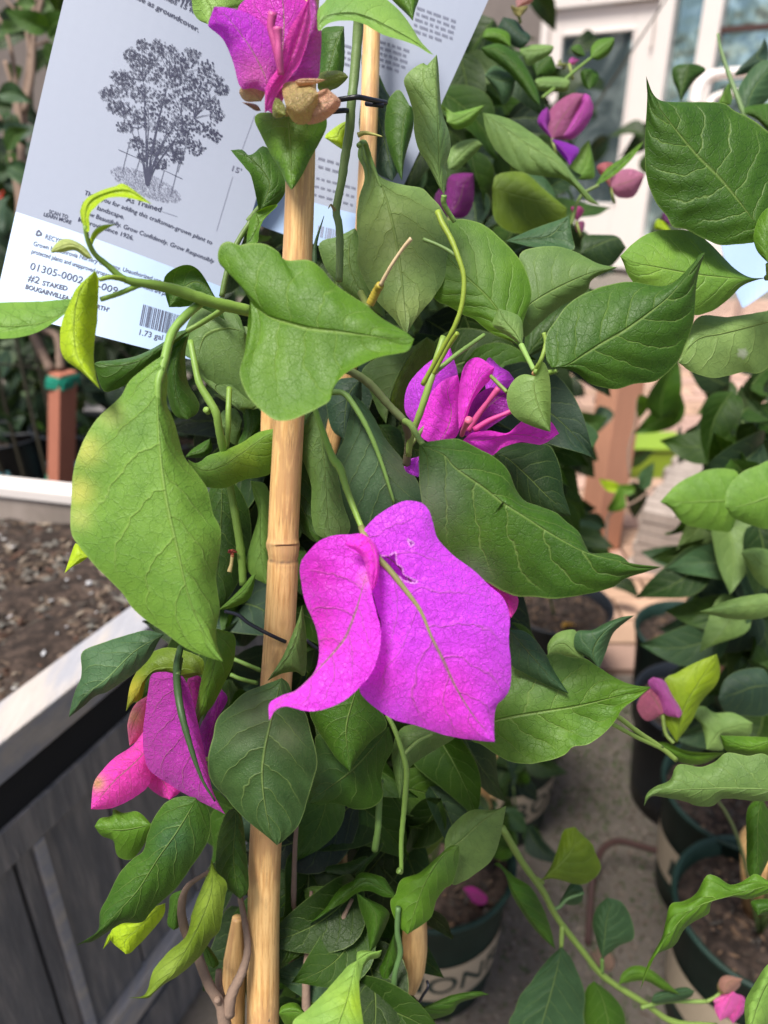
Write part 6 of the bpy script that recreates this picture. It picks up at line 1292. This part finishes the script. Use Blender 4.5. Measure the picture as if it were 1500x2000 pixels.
stem(pC, '600,985,500 500,1050,505 450,1200,510', [1.2, 1.6], (.15, .22, .06), 'W3'); stem(pC, '555,310,520 480,370,515 400,440,510 300,520,500', [1.1, 1.4], (.15, .25, .05), 'W3')
scatter(pC, '860,60 960,20 1040,120 1060,260 1080,400 1110,520 1110,640 1060,760 1090,900 1080,1010 900,900 860,700 700,700 720,300 830,250', .52, .72, 190, (.045, .075), 'dnDgBnbp', seed=61)
scatter(pC, '1040,820 1090,800 1110,900 1090,1000 1060,1000', .6, .8, 14, (.045, .065), 'DDdn', seed=62)
scatter(pC, '840,200 1040,180 1080,500 1100,700 860,760', .75, .95, 90, (.06, .09), 'DDdB', seed=63)
arching_stems(pC, (pc0[0], pc0[1], PH - .04), [P(900, 200, .6), P(1020, 300, .6), P(1000, 600, .6), P(1080, 850, .65), P(1120, 480, .56), P(860, 500, .6)])
# plant in the top right corner
pd0 = on_z(1700, 900, PH - .03)
potQ = pot(pd0[0], pd0[1], 'green pot just outside the view at the right', seed=21)
pD = empty('flowering_plant', (pd0[0], pd0[1], PH - .026), 'leafy plant in the top right corner in front of the bright windows', 'plant')
D_ = lambda *a, **k_: leaf(pD, *a, **k_)
D_('W3', 520, 'd', '1080,340', '1060,420 1040,490', '1020,345 990,370 995,430 1020,490', '1130,345 1168,375 1110,430 1060,500', '1035,545', cl=6, cr=6); D_('W3', 520, 'B', '1490,330', '1440,300 1470,250', '1420,380 1320,400 1400,310 1450,270', '1500,300 1500,250', '1482,200', cl=5, cr=5)
D_('W3', 500, 'b', '1380,590', '1420,480 1480,400', '1340,540 1340,480 1400,380 1480,320', '1440,580 1520,500', '1540,340', cl=6, cr=6, q=.8); D_('W3', 480, 'n', '1560,700', '1480,640 1420,600', '1540,560 1450,558 1380,572', '1500,700 1440,640', '1372,605', cl=5, cr=5); D_('W3', 510, 'l', '1300,560', '1270,520', '1240,560 1250,510', '1310,520 1300,460', '1290,440', cl=4, cr=4)
stem(pD, '1232,180,500 1250,270,500 1300,420,498 1370,610,495 1420,800,500', [1.0, 1.6, 1.8, 2.0], (.14, .22, .08), 'W3'); stem(pD, '1420,800,500 1700,1400,520', [2.0, 2.4], (.14, .22, .08), 'W3', n_seg=12)
arching_stems(pD, (pd0[0], pd0[1], PH - .04), [P(1560, 500, .5), P(1540, 200, .5)])
D_('W3', 560, 'y', '960,1230', '930,1200', '900,1220 900,1180', '980,1230 960,1190', '915,1165', cl=3, cr=3); D_('W3', 560, (.1, .02, .1), '980,1200', '960,1160', '940,1180 935,1140', '1000,1190 980,1160', '950,1130', cl=3, cr=3)
# middle distance twig beside the post
tw = empty('young_shrub', on_z(1230, 1100, 0), 'thin brown twig with a few small leaves in front of the pale boards', 'shrub')
for s, r_ in (('1183,1120,1300 1185,1030,1300 1195,1000,1300 1240,980,1300 1280,950,1300', [3, 3, 2.5]), ('1195,1000,1300 1215,960,1300 1245,935,1300 1262,925,1300', [2.4, 2]), ('1230,930,1350 1228,880,1350 1240,830,1350 1245,780,1350', [3, 2.5])):
    stem(tw, s, r_, (.16, .06, .05), 'G', mat=M['woody'], name='branch')
for (x, y, s_, c, td) in ((1190, 1000, .05, 'm', (.3, 0, 1)), (1255, 955, .05, 'b', (.3, 0, 1)), (1240, 955, .04, 'm', (-1, 0, .2)), (1210, 955, .04, 'y', (-1, 0, .5)), (1290, 820, .11, 'n', (.1, 0, .6)), (1330, 770, .10, 'n', (-.8, 0, -.8)), (1105, 820, .08, 'd', (1, 0, .1)), (1100, 880, .09, 'D', (1, 0, -.8)), (1250, 770, .05, 'm', (.2, 0, -1)), (1110, 870, .07, 'D', (1, 0, -.5)), (1130, 1015, .06, 'B', (.7, 0, -.3))):
    free_leaf(tw, P(x, y, 1.25), s_, (.1, -1, .3), td, PAL[c])
# plants rising from the pots below
def potplant(c, label, poly, d0, d1, n, pal, seed, targets, size=(.04, .065)):
    p = empty('potted_plant', (c[0], c[1], PH - .026), label, 'plant'); scatter(p, poly, d0, d1, n, size, pal, seed=seed); arching_stems(p, (c[0], c[1], PH - .05), [P(*t) for t in targets], 2.6); return p
potplant(cA, 'dark leaved plant growing in the lettered pot at the bottom centre', '600,1450 900,1470 900,1560 880,1620 760,1680 720,1800 600,1980 540,1900 560,1700', .6, .78, 80, 'DDdnD', 71, [(700, 1600, .65), (900, 1550, .65), (800, 1700, .7)])
potplant(cE, 'small leafy plant in the half hidden pot with cream band', '850,1380 1050,1460 1010,1560 1060,1640 900,1620 850,1500', .85, 1.0, 46, 'bBDdn', 72, [(950, 1480, .9), (1010, 1600, .95)])
potplant(cC, 'dark leafy plant leaning over the pot with grey rim', '1340,1060 1440,1040 1460,1240 1420,1320 1350,1150', .9, 1.15, 34, 'BDDbd', 73, [(1350, 1100, 1.0), (1400, 1200, 1.05)], (.06, .09))
potplant(cD, 'dark plant rising from the dark pot beneath the long leaf tip', '1040,980 1100,960 1160,1010 1150,1080 1060,1160', 1.2, 1.4, 16, 'DdD', 74, [(1090, 1060, 1.3)], (.06, .08))
potplant(cG, 'leafy plant in the dark pot behind the pink bud', '1330,1290 1500,1250 1500,1480 1400,1440', .8, .95, 40, 'nbdBD', 75, [(1430, 1350, .9)], (.045, .07))
for o in SC.objects:
    if o.name.startswith(('t.',)) : print('left', o.name)
